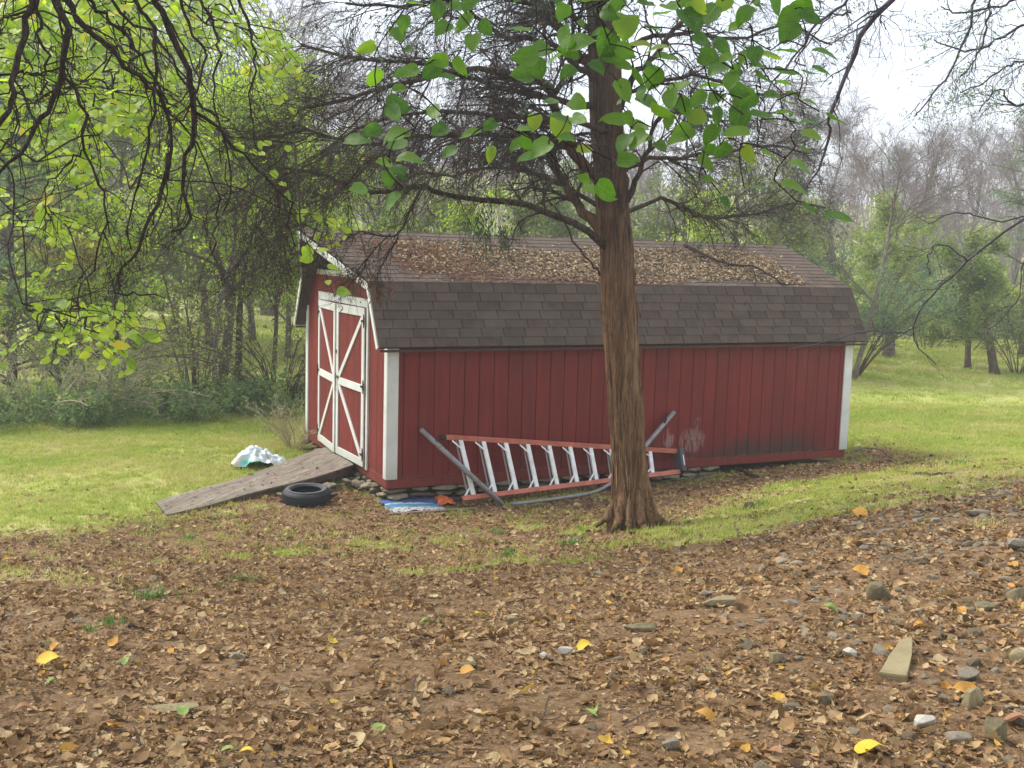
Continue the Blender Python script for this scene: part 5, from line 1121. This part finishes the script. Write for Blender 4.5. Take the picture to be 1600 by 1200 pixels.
def shrub(name, label, x, y, h, w, seed, sm_, crown, nl=3500, ls=.05, ns=14, rmin=.006, group=None, cat='shrub', arch=.12, lowleaf=.1, tw=7):
    g = np.random.default_rng(seed); B = np.array([x, y, float(gz(x, y))]); t = thing(name, label, cat, tuple(B), 0, group)
    az = g.uniform(0, 2*PI, ns); el = g.uniform(.15, 1., ns); P = np.zeros((ns, 8, 3)); P[:, 0] = np.column_stack([np.cos(az)*w*.07, np.sin(az)*w*.07, np.full(ns, -.05)])
    d = unit(np.column_stack([np.cos(az)*el*w/h*.9, np.sin(az)*el*w/h*.9, np.ones(ns)])); L0 = h*g.uniform(.8, 1.2, ns)/7
    for k in range(1, 8): P[:, k] = P[:, k-1]+d*L0[:, None]; d = unit(d+g.normal(0, .07, (ns, 3))+np.array([0, 0, -arch])+np.column_stack([np.cos(az), np.sin(az), az*0])*arch*.6)
    R = np.linspace(1, .3, 8)[None]*g.uniform(.012, .03, ns)[:, None]*(.35+.12*h if h > 1.2 else .3)
    link('stems', mesh_np('stems', *tubes(P, R, 5, False), smooth=True), t, sm_)
    a, b = grow(P, R, tw, h*.30, (.3, 1.), .02, .25, 6, .5, rmin, (.25, 1), g=g); a2, b2 = grow(a, b, 5, h*.13, (.3, 1.), .02, .22, 4, .6, rmin*.7, (.15, 1), g=g)
    link('branches', mesh_np('branches', *join([tubes(a, b, 4, False), tubes(a2, b2, 3, False)])), t, sm_)
    if crown:
        src = np.concatenate([a2.reshape(-1, 3), a[:, 2:].reshape(-1, 3)]); src = src[src[:, 2] > h*lowleaf]; k = g.integers(0, len(src), nl); pos = src[k]+g.normal(0, .03, (nl, 3))*h*.5
        link('crown', mesh_np('crown', *leaves(pos, ls, g, up=.4)), t, M[crown])
    return t
def conifer(name, label, x, y, h, w, seed, mat='conifer', nl=9000, ls=.10, tr=.06, group=None):
    g = np.random.default_rng(seed); B = np.array([x, y, float(gz(x, y))]); t = thing(name, label, 'evergreen tree', tuple(B), 0, group)
    P = resample([(0, 0, -.15), (g.normal(0, .02)*h, 0, h*.5), (0, 0, h*.97)], 12); R = np.linspace(h*.018, .01, 12); link('trunk', mesh_np('trunk', *tubes(P[None], R[None], 8), smooth=True), t, M['brownbark'])
    nb_ = 90; u = g.uniform(tr, .97, nb_); az = g.uniform(0, 2*PI, nb_); L0 = w*.5*(1-u)**.7*g.uniform(.55, 1.25, nb_)+.15; Pb = np.zeros((nb_, 6, 3)); Pb[:, 0] = np.column_stack([np.interp(u*h, P[:, 2], P[:, 0]), np.zeros(nb_), u*h]); d = unit(np.column_stack([np.cos(az), np.sin(az), g.uniform(.1, .6, nb_)]))
    for k in range(1, 6): Pb[:, k] = Pb[:, k-1]+d*(L0/5)[:, None]; d = unit(d+g.normal(0, .1, (nb_, 3))+np.array([0, 0, -.08]))
    Rb = np.linspace(.03, .008, 6)[None].repeat(nb_, 0); a, b = grow(Pb, Rb, 8, w*.16, (.3, 1.), .05, .2, 4, .5, .005, (.2, 1), g=g)
    link('branches', mesh_np('branches', *join([tubes(Pb, Rb, 4, False), tubes(a, b, 3, False)])), t, M['brownbark'])
    src = np.concatenate([a.reshape(-1, 3), Pb[:, 2:].reshape(-1, 3)]); k = g.integers(0, len(src), nl); pos = src[k]+g.normal(0, .10, (nl, 3))*np.array([1, 1, .7])
    link('crown', mesh_np('crown', *leaves(pos, ls, g, up=.2, aspect=.35, down=.4)), t, M[mat]); return t

# left side, close tangle beyond the lawn
conifer('cedar_tree', 'dense blue-green evergreen at the far left edge behind the brush', colx(15, 20.5), 20.5, 6.2, 3.8, 301, 'bluegreen', 16000, .085)
shrub('shrub', 'pale tangled brush with few leaves at the far left lawn edge', colx(55, 18.7), 18.7, 2.1, 3.2, 302, M['paletwig'], 'midgreen', 2600, .05, 30)
shrub('shrub', 'brush of pale dead stems left of centre among green weeds', colx(165, 19.4), 19.4, 2.0, 2.8, 303, M['paletwig'], 'cover', 2200, .05, 26)
tree('small_tree', 'small forked dark-stemmed tree with pale yellow leaves behind the left brush', colx(95, 21.5), 21.5, 4.6, 304, M['brownbark'], 'yellow', 4200, .075, .05, .2)
shrub('shrub', 'bushy green shrub with dark stems at left behind the weeds', colx(130, 20.8), 20.8, 3.0, 2.6, 305, M['brownbark'], 'yg', 5200, .06, 12)
tree('small_tree', 'dark-stemmed sapling behind the weeds left of the open gap', colx(210, 20.3), 20.3, 3.6, 306, M['darkbark'], 'yg', 3600, .065, .05, .25, lean=(-.4, 0))
shrub('shrub', 'arching thicket of bare brown stems beside the shed', colx(440, 20.8), 20.8, 3.4, 3.0, 307, M['brownbark'], 'midgreen', 3000, .06, 34, arch=.2)
tree('small_tree', 'tree with a stout trunk and green leaves left of the shed', colx(340, 21.8), 21.8, 6.2, 308, M['brownbark'], 'yg', 8000, .075, .10, .25)
tree('small_tree', 'slim curving tree just right of the stout left trunk', colx(333, 20.9), 20.9, 5.2, 309, M['greybark'], 'yg', 2600, .08, .05, .35, lean=(.7, 0))
tree('small_tree', 'thin dark upright tree midway between stout trunk and shed', colx(372, 22.5), 22.5, 6.0, 310, M['darkbark'], 'yg', 6500, .08, .07, .3)
tree('small_tree', 'slender tree close to the left corner of the shed', colx(425, 22.8), 22.8, 5.6, 311, M['brownbark'], 'yg', 6500, .08, .05, .25)
shrub('shrub', 'thin brown thicket of upright stems left of the stout trunk', colx(305, 21.3), 21.3, 3.0, 1.3, 312, M['brownbark'], None, 10, .05, 16, arch=.03)
shrub('shrub', 'tufts of tan dead weeds against the left corner of the shed', colx(462, 16.9), 16.9, .95, .9, 313, M['paletwig'], 'midgreen', 500, .035, 26, rmin=.003, arch=.08)
# ground cover strip
def gcov(x, y):
    ed = 17.0+.62*(x+8)+.35*fn(x, y, 1.1, .2); return sm(y-ed, -.15, .35)*sm(-(y-ed), -3.2, -1.8)*(1-sm(x, -4.4, -3.6))
gcov2 = lambda x, y: gcov(x, y)*(.15+.85*sm(fn(x, y, 1.9, 4.4), -.4, .4))
p2 = sample(1750, (-14, -3.3), (14, 23), gcov2); n = len(p2)
def weed_proto(seed):
    g = np.random.default_rng(seed); nlf = 26; z = g.uniform(.05, .5, nlf)**.8; rad = g.uniform(0, .16, nlf)*(1-z*.8); az = g.uniform(0, 6.28, nlf); pos = np.column_stack([np.cos(az)*rad, np.sin(az)*rad, z])
    me = mesh_np('weed', *leaves(pos, .075, g, up=.6, aspect=.6)); me.materials.append(M['cover']); return me
wd = [weed_proto(s) for s in range(5)]
scatter('ground_cover', wd, put(p2), np.column_stack([np.zeros(n), np.zeros(n), rng.uniform(0, 6.28, n)]), np.clip(rng.lognormal(-.55, .4, n), .25, 1.2), 'low dark green weeds along the left edge of the lawn', 'ground cover')
# deeper left woods
k = 0
for (px, Y, h, cr, nl, ls, lb) in ((-20, 27, 8.5, 'yg', 7000, .11, 'tall bright green tree at the left picture edge'), (60, 30, 9.5, 'midgreen', 7000, .12, 'olive leafy tree behind the evergreen at far left'), (130, 34, 11, 'yg', 7000, .13, 'tall yellow-green tree deep in the left woods'),
    (205, 31, 8.0, 'midgreen', 6000, .11, 'olive tree standing above the gap in the left brush'), (270, 36, 11, 'yg', 7500, .13, 'tall bright tree above the middle of the left woods'), (330, 33, 9.0, 'green', 6500, .11, 'darker green tree behind the stout left trunk'),
    (395, 35, 9.0, 'yg', 7000, .12, 'bright green tree rising behind the slender left saplings'), (450, 30, 6.6, 'midgreen', 6000, .10, 'olive tree behind the left end of the shed')):
    tree('leafy_tree', lb, colx(px, Y), Y, h, 330+k, M['greybark'], cr, int(nl*1.9), ls, h*.011, .08, rmin=.007, n=(18, 8, 7, 3)); k += 1
# behind the shed
for (px, Y, h, cr, nl, ls, lb) in ((505, 27, 5.2, 'yg', 5000, .085, 'bright tree peeking above the left end of the shed roof'), (570, 29, 5.6, 'yg', 5500, .09, 'bright yellow-green tree behind the left third of the roof'), (650, 31, 5.6, 'midgreen', 5000, .09, 'olive tree behind the roof left of the cedar trunk'),
    (735, 28, 4.9, 'yg', 5000, .085, 'low bright tree just over the roof ridge left of the cedar'), (820, 30, 5.3, 'midgreen', 5000, .09, 'leafy tree behind the ridge next to the cedar trunk'), (900, 29, 4.9, 'green', 5000, .085, 'green tree mostly hidden behind the cedar trunk'),
    (1020, 30, 5.0, 'green', 5000, .085, 'dark green tree behind the ridge right of the cedar trunk'), (1100, 28, 4.8, 'yg', 5000, .085, 'light green shrubby tree over the right half of the ridge'), (1185, 29, 5.1, 'midgreen', 5500, .085, 'olive green tree behind the right end of the ridge')):
    tree('leafy_tree', lb, colx(px, Y), Y, h, 350+k, M['greybark'], cr, nl, ls, None, .15, rmin=.008); k += 1
for (px, Y, h, w, lb) in ((1060, 38, 8.4, 3.8, 'tall dark cedar right of the cedar trunk beyond the roof'), (1150, 42, 9.6, 4.4, 'tallest dark cedar beyond the middle of the right roof'), (1245, 38, 8.2, 3.8, 'dark cedar beyond the right end of the roof'), (860, 36, 5.8, 3.2, 'narrow dark cedar seen close left of the cedar trunk'), (1605, 38, 9.6, 4.6, 'blue-green cedar at the right picture edge')):
    conifer('cedar_tree', lb, colx(px, Y), Y, h, w, 380+k, 'bluegreen' if px > 1500 else 'conifer', 5200, .12); k += 1
# right side
shrub('shrub', 'many-stemmed green bush just right of the shed wall', colx(1335, 29.6), 29.6, 3.7, 3.2, 401, M['brownbark'], 'bluegreen', 9500, .075, 30, arch=.06, lowleaf=.30)
shrub('shrub', 'large olive bush rising behind the right end of the roof', colx(1300, 33), 33, 4.5, 4.4, 402, M['greybark'], 'midgreen', 11000, .09, 16, arch=.03, lowleaf=.2)
tree('small_tree', 'yellow-green tree with a pale flared trunk beyond the right bush', colx(1393, 35.5), 35.5, 4.7, 403, M['greybark'], 'midgreen', 7500, .10, .17, .22)
tree('small_tree', 'spreading green tree with a leaning dark trunk at far right', colx(1565, 31.5), 31.5, 3.9, 404, M['brownbark'], 'green', 8000, .085, .13, .25, lean=(-1.1, 0), ang=(.7, 1.3))
tree('small_tree', 'small upright tree with green layered boughs on the right lawn', colx(1520, 32.5), 32.5, 3.9, 405, M['brownbark'], 'midgreen', 7500, .085, .09, .22, ang=(.8, 1.3))
shrub('shrub', 'leafy thicket at the right picture edge under the cedar', colx(1600, 32), 32, 2.6, 2.2, 406, M['brownbark'], 'green', 4000, .07, 22, arch=.1)
shrub('shrub', 'yellowing bush between the pale trunk and the upright tree', colx(1455, 40), 40, 4.2, 4.6, 407, M['brownbark'], 'midgreen', 9000, .11, 14, lowleaf=.15)
shrub('shrub', 'dark hedge-like bush closing the far side of the right lawn', colx(1500, 46), 46, 3.4, 6.0, 408, M['brownbark'], 'green', 9000, .12, 18, lowleaf=.02)
shrub('shrub', 'dark low bush at the end of the lawn behind the pale trunk', colx(1410, 47), 47, 3.2, 6.0, 409, M['brownbark'], 'green', 9000, .12, 18, lowleaf=.02)
shrub('shrub', 'dark low bush closing the lawn at the picture edge', colx(1600, 46), 46, 3.4, 6.0, 410, M['brownbark'], 'green', 9000, .12, 18, lowleaf=.02)
for (px, Y, h, lb) in ((1310, 50, 9.0, 'bare lilac-grey tree above the right end of the shed'), (1375, 58, 9.6, 'tall bare lilac-grey tree under the open sky'), (1440, 54, 9.2, 'wide bare tree left of the right-hand cedar'), (1505, 60, 10., 'tall bare tree right of the open sky patch'), (1565, 52, 9.6, 'bare grey tree behind the cedar at the right edge'), (1630, 56, 10, 'bare tree cut off by the right picture edge'),
   (1230, 56, 10.5, 'bare tree behind the dark cedars beyond the roof'), (960, 55, 9.5, 'bare tree hidden behind the cedar trunk'), (610, 52, 9.5, 'bare tree seen through twigs over the left roof'), (500, 50, 13.0, 'tall bare tree left of the cedar twigs'), (420, 48, 15.0, 'tall bare grey tree above the left woods'), (250, 50, 16, 'very tall bare tree deep in the left woods'), (100, 46, 15, 'grey-trunked bare tree deep behind the far left leaves')):
    tree('bare_tree', lb, colx(px, Y), Y, h, 420+k, M['greybark'], None, 0, .1, None, .22, (15, 9, 9, 4), (.42, .22, .11, .06), -.10, (0, 0), .011, twm=M['lilactwig']); k += 1
# one bare leaning tree in front of the green on the right
tree('bare_tree', 'crooked bare tree with arching limbs in front of the right bushes', colx(1338, 28.5), 28.5, 6.8, 455, M['greybark'], None, 0, .1, .07, .3, (11, 6, 5, 3), lean=(1.2, 0), rmin=.007)

# far wood: uncountable mass of bare trees and undergrowth on the rising ground
g = np.random.default_rng(77); nt = 330; yy = g.uniform(62, 135, nt); xx = g.uniform(-.62, .62, nt)*yy; P = np.zeros((nt, 6, 3)); hh = g.uniform(7, 12, nt)*np.where(xx < 0, 1.35, .85)
for j in range(6): P[:, j] = np.column_stack([xx+g.normal(0, .25, nt)*j*.5, yy, gz(xx, yy)+hh*j/5])
R = np.linspace(.10, .03, 6)[None]*g.uniform(.5, 1.3, nt)[:, None]; a, b = grow(P, R, 12, 3.6, (.4, .9), -.06, .15, 5, .5, .022, (.25, 1), g=g); a2, b2 = grow(a, b, 6, 1.7, (.4, .9), -.03, .2, 4, .6, .016, g=g)
o = link('far_wood', mesh_np('far_wood', *join([tubes(P, R, 5, False), tubes(a, b, 3, False), tubes(a2, b2, 3, False)])), None, M['lilactwig']); tag(o, 'far grey-brown mass of bare woodland behind everything', 'woodland', None, 'stuff')
nl = 70000; yy = g.uniform(48, 110, nl); xx = g.uniform(-.62, .62, nl)*yy; hz_ = g.uniform(0, 1, nl)**1.6*(3.2+1.6*np.sin(xx*.31)+1.2*np.sin(xx*.83+yy*.2)); okk = ~((xx > 8) & (yy < 56)); pos = np.column_stack([xx, yy, gz(xx, yy)+hz_])[okk]
o = link('far_undergrowth', mesh_np('far_undergrowth', *leaves(pos, .34, g, up=.3)), None, M['midgreen']); tag(o, 'far low green and olive undergrowth below the bare woods', 'undergrowth', None, 'stuff')

# ------------------------------------------------------------------ thin autumn haze
V, Q = box_v(620, 520, 46, (0, 170, 20.5)); hm_ = bpy.data.materials.new('haze'); hm_.use_nodes = True; hm_.node_tree.nodes.clear()
ho = hm_.node_tree.nodes.new('ShaderNodeOutputMaterial'); hv = hm_.node_tree.nodes.new('ShaderNodeVolumePrincipled'); hv.inputs['Color'].default_value = (.95, .95, .95, 1); hv.inputs['Density'].default_value = .0025; hv.inputs['Anisotropy'].default_value = .3
hm_.node_tree.links.new(hv.outputs[0], ho.inputs['Volume']); o = link('haze', mesh_np('haze', V, Q), None, hm_); o['kind'] = 'stuff'; o['label'] = 'thin pale autumn haze filling the air'

# ------------------------------------------------------------------ prominent stones, leaves and tufts on the ground
def ground_stone(px, py, w, dpt, hgt, mat, label, seed, rz=0., flat=.5, name='stone'):
    p = gnd(px, py); me = rock_mesh(name, seed, flat, 20); o = link(name, me, None, M[mat], tuple(p+np.array([0, .02, hgt*.18])), (rng.normal(0, .06), rng.normal(0, .06), rz)); o.scale = (w, dpt, hgt); return tag(o, label, 'stone')
def pxm(px, py, n): return n/F*gnd(px, py)[1]
# tall tan slab
p = gnd(1394, 1068); pt2 = gnd(1404, 1004); w1, w2 = pxm(1394, 1068, 44), pxm(1404, 1004, 26); lx = np.linalg.norm((pt2-p)[:2])*.86
V = np.array([(-w1/2, 0, 0), (w1/2, .01, 0), (w1/2, lx*.55, 0), (w1*.42, lx, 0), (w1*.18, lx*1.02, 0), (-w1*.05, lx*.9, 0), (-w1*.30, lx*.45, 0)]); n7 = len(V); V = np.vstack([V-[0, 0, .01], V+[0, 0, .035]])
bm = bmesh.new(); vs = [bm.verts.new(v) for v in V]; bm.faces.new(vs[n7:]); bm.faces.new(vs[:n7][::-1])
for i in range(n7): bm.faces.new((vs[i], vs[(i+1) % n7], vs[n7+(i+1) % n7], vs[n7+i]))
bmesh.ops.bevel(bm, geom=list(bm.edges), offset=.004, segments=2, affect='EDGES'); me = bpy.data.meshes.new('stone_slab'); bm.to_mesh(me); bm.free()
o = link('stone_slab', me, None, M['slab'], tuple(p), (.015, 0, -math.atan2(pt2[0]-p[0], pt2[1]-p[1])-.03)); tag(o, 'flat tapering tan slab pointing away on the right foreground', 'stone')
for (px, py, w, dp, hg, mt, lb, rz, fl) in ((1126, 948, 56, 26, 22, 'slab', 'flat tan stone with a low peak lying left of the mid-right stones', .2, .5), (1374, 938, 38, 30, 34, 'mossstone', 'angular olive-grey stone standing in the leaves above the tan slab', .5, .8), (1330, 1028, 22, 18, 18, 'palestone', 'small pale pebble just left of the tan slab', 0, .6),
   (1448, 1140, 32, 28, 26, 'palestone', 'whitest stone near the bottom right corner', .2, .7), (1524, 1106, 36, 26, 32, 'slab', 'rounded tan stone near the bottom right corner', .4, .8), (1500, 1164, 40, 26, 24, 'greystone', 'grey-green stone below the whitest stone', 0, .6), (1560, 1160, 40, 26, 40, 'mossstone', 'tall dark stone at the bottom right corner', .1, .9),
   (1592, 940, 36, 26, 26, 'mossstone', 'grey-olive stone at the right picture edge', .2, .6), (1545, 956, 40, 30, 22, 'mossstone', 'flat greenish stone left of the right-edge stone', .1, .5), (1596, 1036, 30, 30, 26, 'slab', 'tan stone cut by the right picture edge', .1, .6), (1516, 1064, 34, 26, 26, 'greystone', 'grey stone right of the tan slab', .3, .6), (1292, 1104, 26, 26, 30, 'mossstone', 'greyish stone low in the leaves below the tan slab', 1., .7),
   (1214, 1036, 26, 20, 20, 'slab', 'knobbly tan stone in the leaves left of the pale pebble', .7, .7), (1105, 934, 22, 14, 14, 'greystone', 'small blue-grey pebble beside the low-peaked stone', 0, .6), (1236, 948, 24, 14, 14, 'greystone', 'small grey stone right of the low-peaked stone', .4, .6), (1000, 987, 50, 34, 20, 'mossstone', 'mossy brown stone half buried at centre right', 0, .5), (800, 974, 20, 14, 12, 'slab', 'oval tan pebble at the middle of the foreground', 0, .7),
   (884, 1022, 24, 12, 12, 'palestone', 'long pale pebble lying left of a bright yellow leaf', 0, .7), (850, 1032, 14, 12, 12, 'palestone', 'small round pale pebble left of the long pale pebble', 0, .8), (732, 1046, 26, 16, 14, 'mossstone', 'dull grey stone with an orange leaf in front', 0, .6), (1380, 958, 26, 14, 14, 'greystone', 'small broken stone beneath the angular olive stone', .3, .6), (1528, 806, 40, 16, 14, 'greystone', 'grey stone on the crest below the green strip', .1, .6),
   (1590, 860, 34, 20, 22, 'greystone', 'dark grey stone on the crest at the right edge', .3, .7), (1351, 862, 16, 12, 12, 'greystone', 'bluish pebble on the upper right slope', 0, .7), (1170, 797, 18, 10, 16, 'mossstone', 'dark clod on the green strip right of the cedar', .3, .8), (7, 968, 18, 12, 10, 'greystone', 'grey pebble at the left picture edge', 0, .6), (1050, 1172, 30, 20, 22, 'greystone', 'pale grey stone at bottom centre right', .3, .7)):
    gr_ = gnd(px, py); k_ = gr_[1]/F; ground_stone(px, py, w*k_*1.25, dp*k_*1.5, hg*k_*1.7, mt, lb, int(px*3+py), rz, fl)
V = rock_mesh('bark_slab', 99, .2, 18); p = gnd(270, 1110); o = link('bark_slab', V, None, M['slab'], tuple(p+np.array([0, 0, .012])), (.05, 0, .35)); o.scale = (.20, .10, .06); tag(o, 'long flat tan stone at the lower left foreground', 'stone')
lfm = {}
def fallen(px, py, n_px, mat, label, tilt=.35):
    k_ = gnd(px, py)[1]/F; s = n_px*k_; key = (mat, int(px) % 4)
    if key not in lfm:
        me = heart_mesh('fallen_leaf', 50+int(px) % 4, M[mat]); co = np.zeros(len(me.vertices)*3); me.vertices.foreach_get('co', co); co = co.reshape(-1, 3); co[:, 1] -= .45; co[:, 2] += .25*co[:, 0]**2+.16*np.sin(co[:, 1]*5)*.6+.25*np.abs(co[:, 0])**1.5; me.vertices.foreach_set('co', co.ravel().astype(np.float32)); lfm[key] = me
    o = link('fallen_leaf', lfm[key], None, None, tuple(gnd(px, py)+np.array([0, 0, .018+s*.10])), (rng.uniform(.1, tilt), rng.normal(0, .2), rng.uniform(0, 6.28))); o.scale = (s, s, s); return tag(o, label, 'leaf')
for a_ in ((1357, 1184, 44, 'lf_yellow', 'bright yellow leaf with a brown hole near the bottom right'), (1340, 810, 34, 'lf_orange', 'large orange-yellow leaf standing on the crest of the right slope', 1.1), (73, 1042, 32, 'lf_yellow', 'clear yellow leaf at the lower left'), (103, 1047, 14, 'lf_yellow', 'small yellow leaf beside the clear yellow one at lower left'),
    (178, 1145, 30, 'lf_orange', 'orange leaf near the bottom left corner'), (162, 1172, 22, 'lf_brown', 'tan leaf below the orange one at bottom left'), (1104, 1131, 32, 'lf_orange', 'curled orange leaf at lower right of centre', 1.0), (928, 1118, 32, 'lf_green', 'pale green curled leaf in the lower centre'), (912, 1016, 24, 'lf_yellow', 'bright yellow leaf beside the long pale pebble'),
    (729, 1057, 22, 'lf_orange', 'orange leaf lying against the dull grey stone'), (823, 1085, 24, 'lf_yellow', 'pale yellow curled leaf right of centre', .9), (593, 1149, 24, 'lf_green', 'yellowish green leaf at the bottom left of centre'), (383, 1182, 26, 'lf_yellow', 'yellow-orange leaf at the bottom edge left of centre'), (355, 1179, 22, 'lf_green', 'lime yellow leaf next to the one at the bottom edge'), (315, 1167, 24, 'lf_brown', 'curled brown-striped leaf at bottom left'),
    (285, 1120, 20, 'lf_green', 'light green leaf on the flat tan stone at lower left'), (195, 1039, 20, 'lf_green', 'muted green leaf right of the clear yellow leaf'), (80, 1073, 20, 'lf_green', 'lime leaf below the clear yellow leaf'), (245, 895, 14, 'lf_orange', 'small orange leaf above the grass tuft at left'), (413, 904, 12, 'lf_yellow', 'small pale yellow leaf right of the left tufts'), (283, 913, 12, 'lf_yellow', 'tiny yellow leaf right of the biggest grass tuft'),
    (85, 1018, 16, 'lf_orange', 'orange leaf just above the clear yellow leaf', .9), (640, 952, 16, 'lf_orange', 'orange leaf in the middle of the bare ground'), (750, 966, 20, 'lf_yellow', 'yellow leaf left of the oval tan pebble'), (668, 977, 20, 'lf_green', 'olive green leaf left of the yellow leaf at centre'), (986, 827, 12, 'lf_yellow', 'tiny bright yellow leaf near the cedar base'), (895, 955, 14, 'lf_orange', 'small orange leaf below the cedar at centre'),
    (1300, 960, 26, 'lf_green', 'pale lime crumpled leaf near the angular olive stone', .9), (1060, 896, 18, 'lf_orange', 'yellow-brown leaf left of the upper right slope'), (1345, 900, 24, 'lf_orange', 'orange leaf on the slope under the large orange-yellow one'), (1445, 880, 14, 'lf_orange', 'orange-red leaf high on the right slope'), (1500, 960, 20, 'lf_orange', 'orange leaf left of the flat greenish stone'), (1480, 1125, 22, 'lf_orange', 'yellow-orange leaf above the whitest stone'),
    (1585, 1135, 34, 'lf_brown', 'large tan leaf at the bottom right corner'), (1510, 1092, 40, 'lf_orange', 'long golden brown leaf above the rounded tan stone'), (1210, 1185, 28, 'lf_brown', 'tan leaf at the bottom edge right of centre'), (1440, 985, 22, 'lf_orange', 'orange leaf between the angular stone and the slab'), (40, 1115, 26, 'lf_brown', 'curled tan leaf near the left bottom edge'), (1330, 1060, 14, 'lf_brown', 'small brown leaf left of the tan slab foot')):
    fallen(*a_)
tuftm = [blades('grass_clump', M['tuft'], 70, .10, .045, 500+s, .7, .0032) for s in range(3)]
for i, (px, py, s, lb) in enumerate(((237, 936, 1.35, 'biggest bright green grass tuft on the bare soil at left'), (170, 976, .9, 'green grass tuft below left of the biggest tuft'), (140, 985, .6, 'smaller dark tuft touching the tuft below the biggest one'), (383, 908, .9, 'grass tuft right of the biggest one'), (296, 842, .9, 'grass tuft below the lower end of the ramp'), (236, 826, .7, 'small tuft at the foot of the ramp'),
    (794, 868, 1., 'green tuft in the leaves left of the cedar base'), (897, 852, 1.1, 'bluish green tuft close to the cedar base'), (780, 834, .8, 'thin tuft between ladder and cedar tuft'), (1080, 838, .8, 'upright bluish tuft right of the cedar base'), (1505, 728, 1.0, 'tuft on the lawn at the far right'), (1192, 790, .9, 'bluish tuft on the green strip right of the cedar'), (76, 1010, .5, 'tiny tuft above the clear yellow leaf'), (345, 915, .5, 'small weedy tuft left of the middle tuft'), (440, 840, .6, 'faint tuft on the soil below the tyre'), (1500, 690, .9, 'darker tuft on the far right lawn'))):
    p = gnd(px, py); o = bpy.data.objects.new('grass_tuft', tuftm[i % 3]); C.objects.link(o); o.location = tuple(p-np.array([0, 0, .01])); o.rotation_euler = (0, 0, rng.uniform(0, 6)); k_ = s*(1+.05*(p[1]-7)); o.scale = (k_, k_, k_*.8); tag(o, lb, 'grass', 'grass tufts on the bare ground')
print('shingles', cnt, 'objects', len(bpy.data.objects), 'tris', sum(len(o.data.loops)-2*len(o.data.polygons) for o in bpy.data.objects if o.type == 'MESH'))
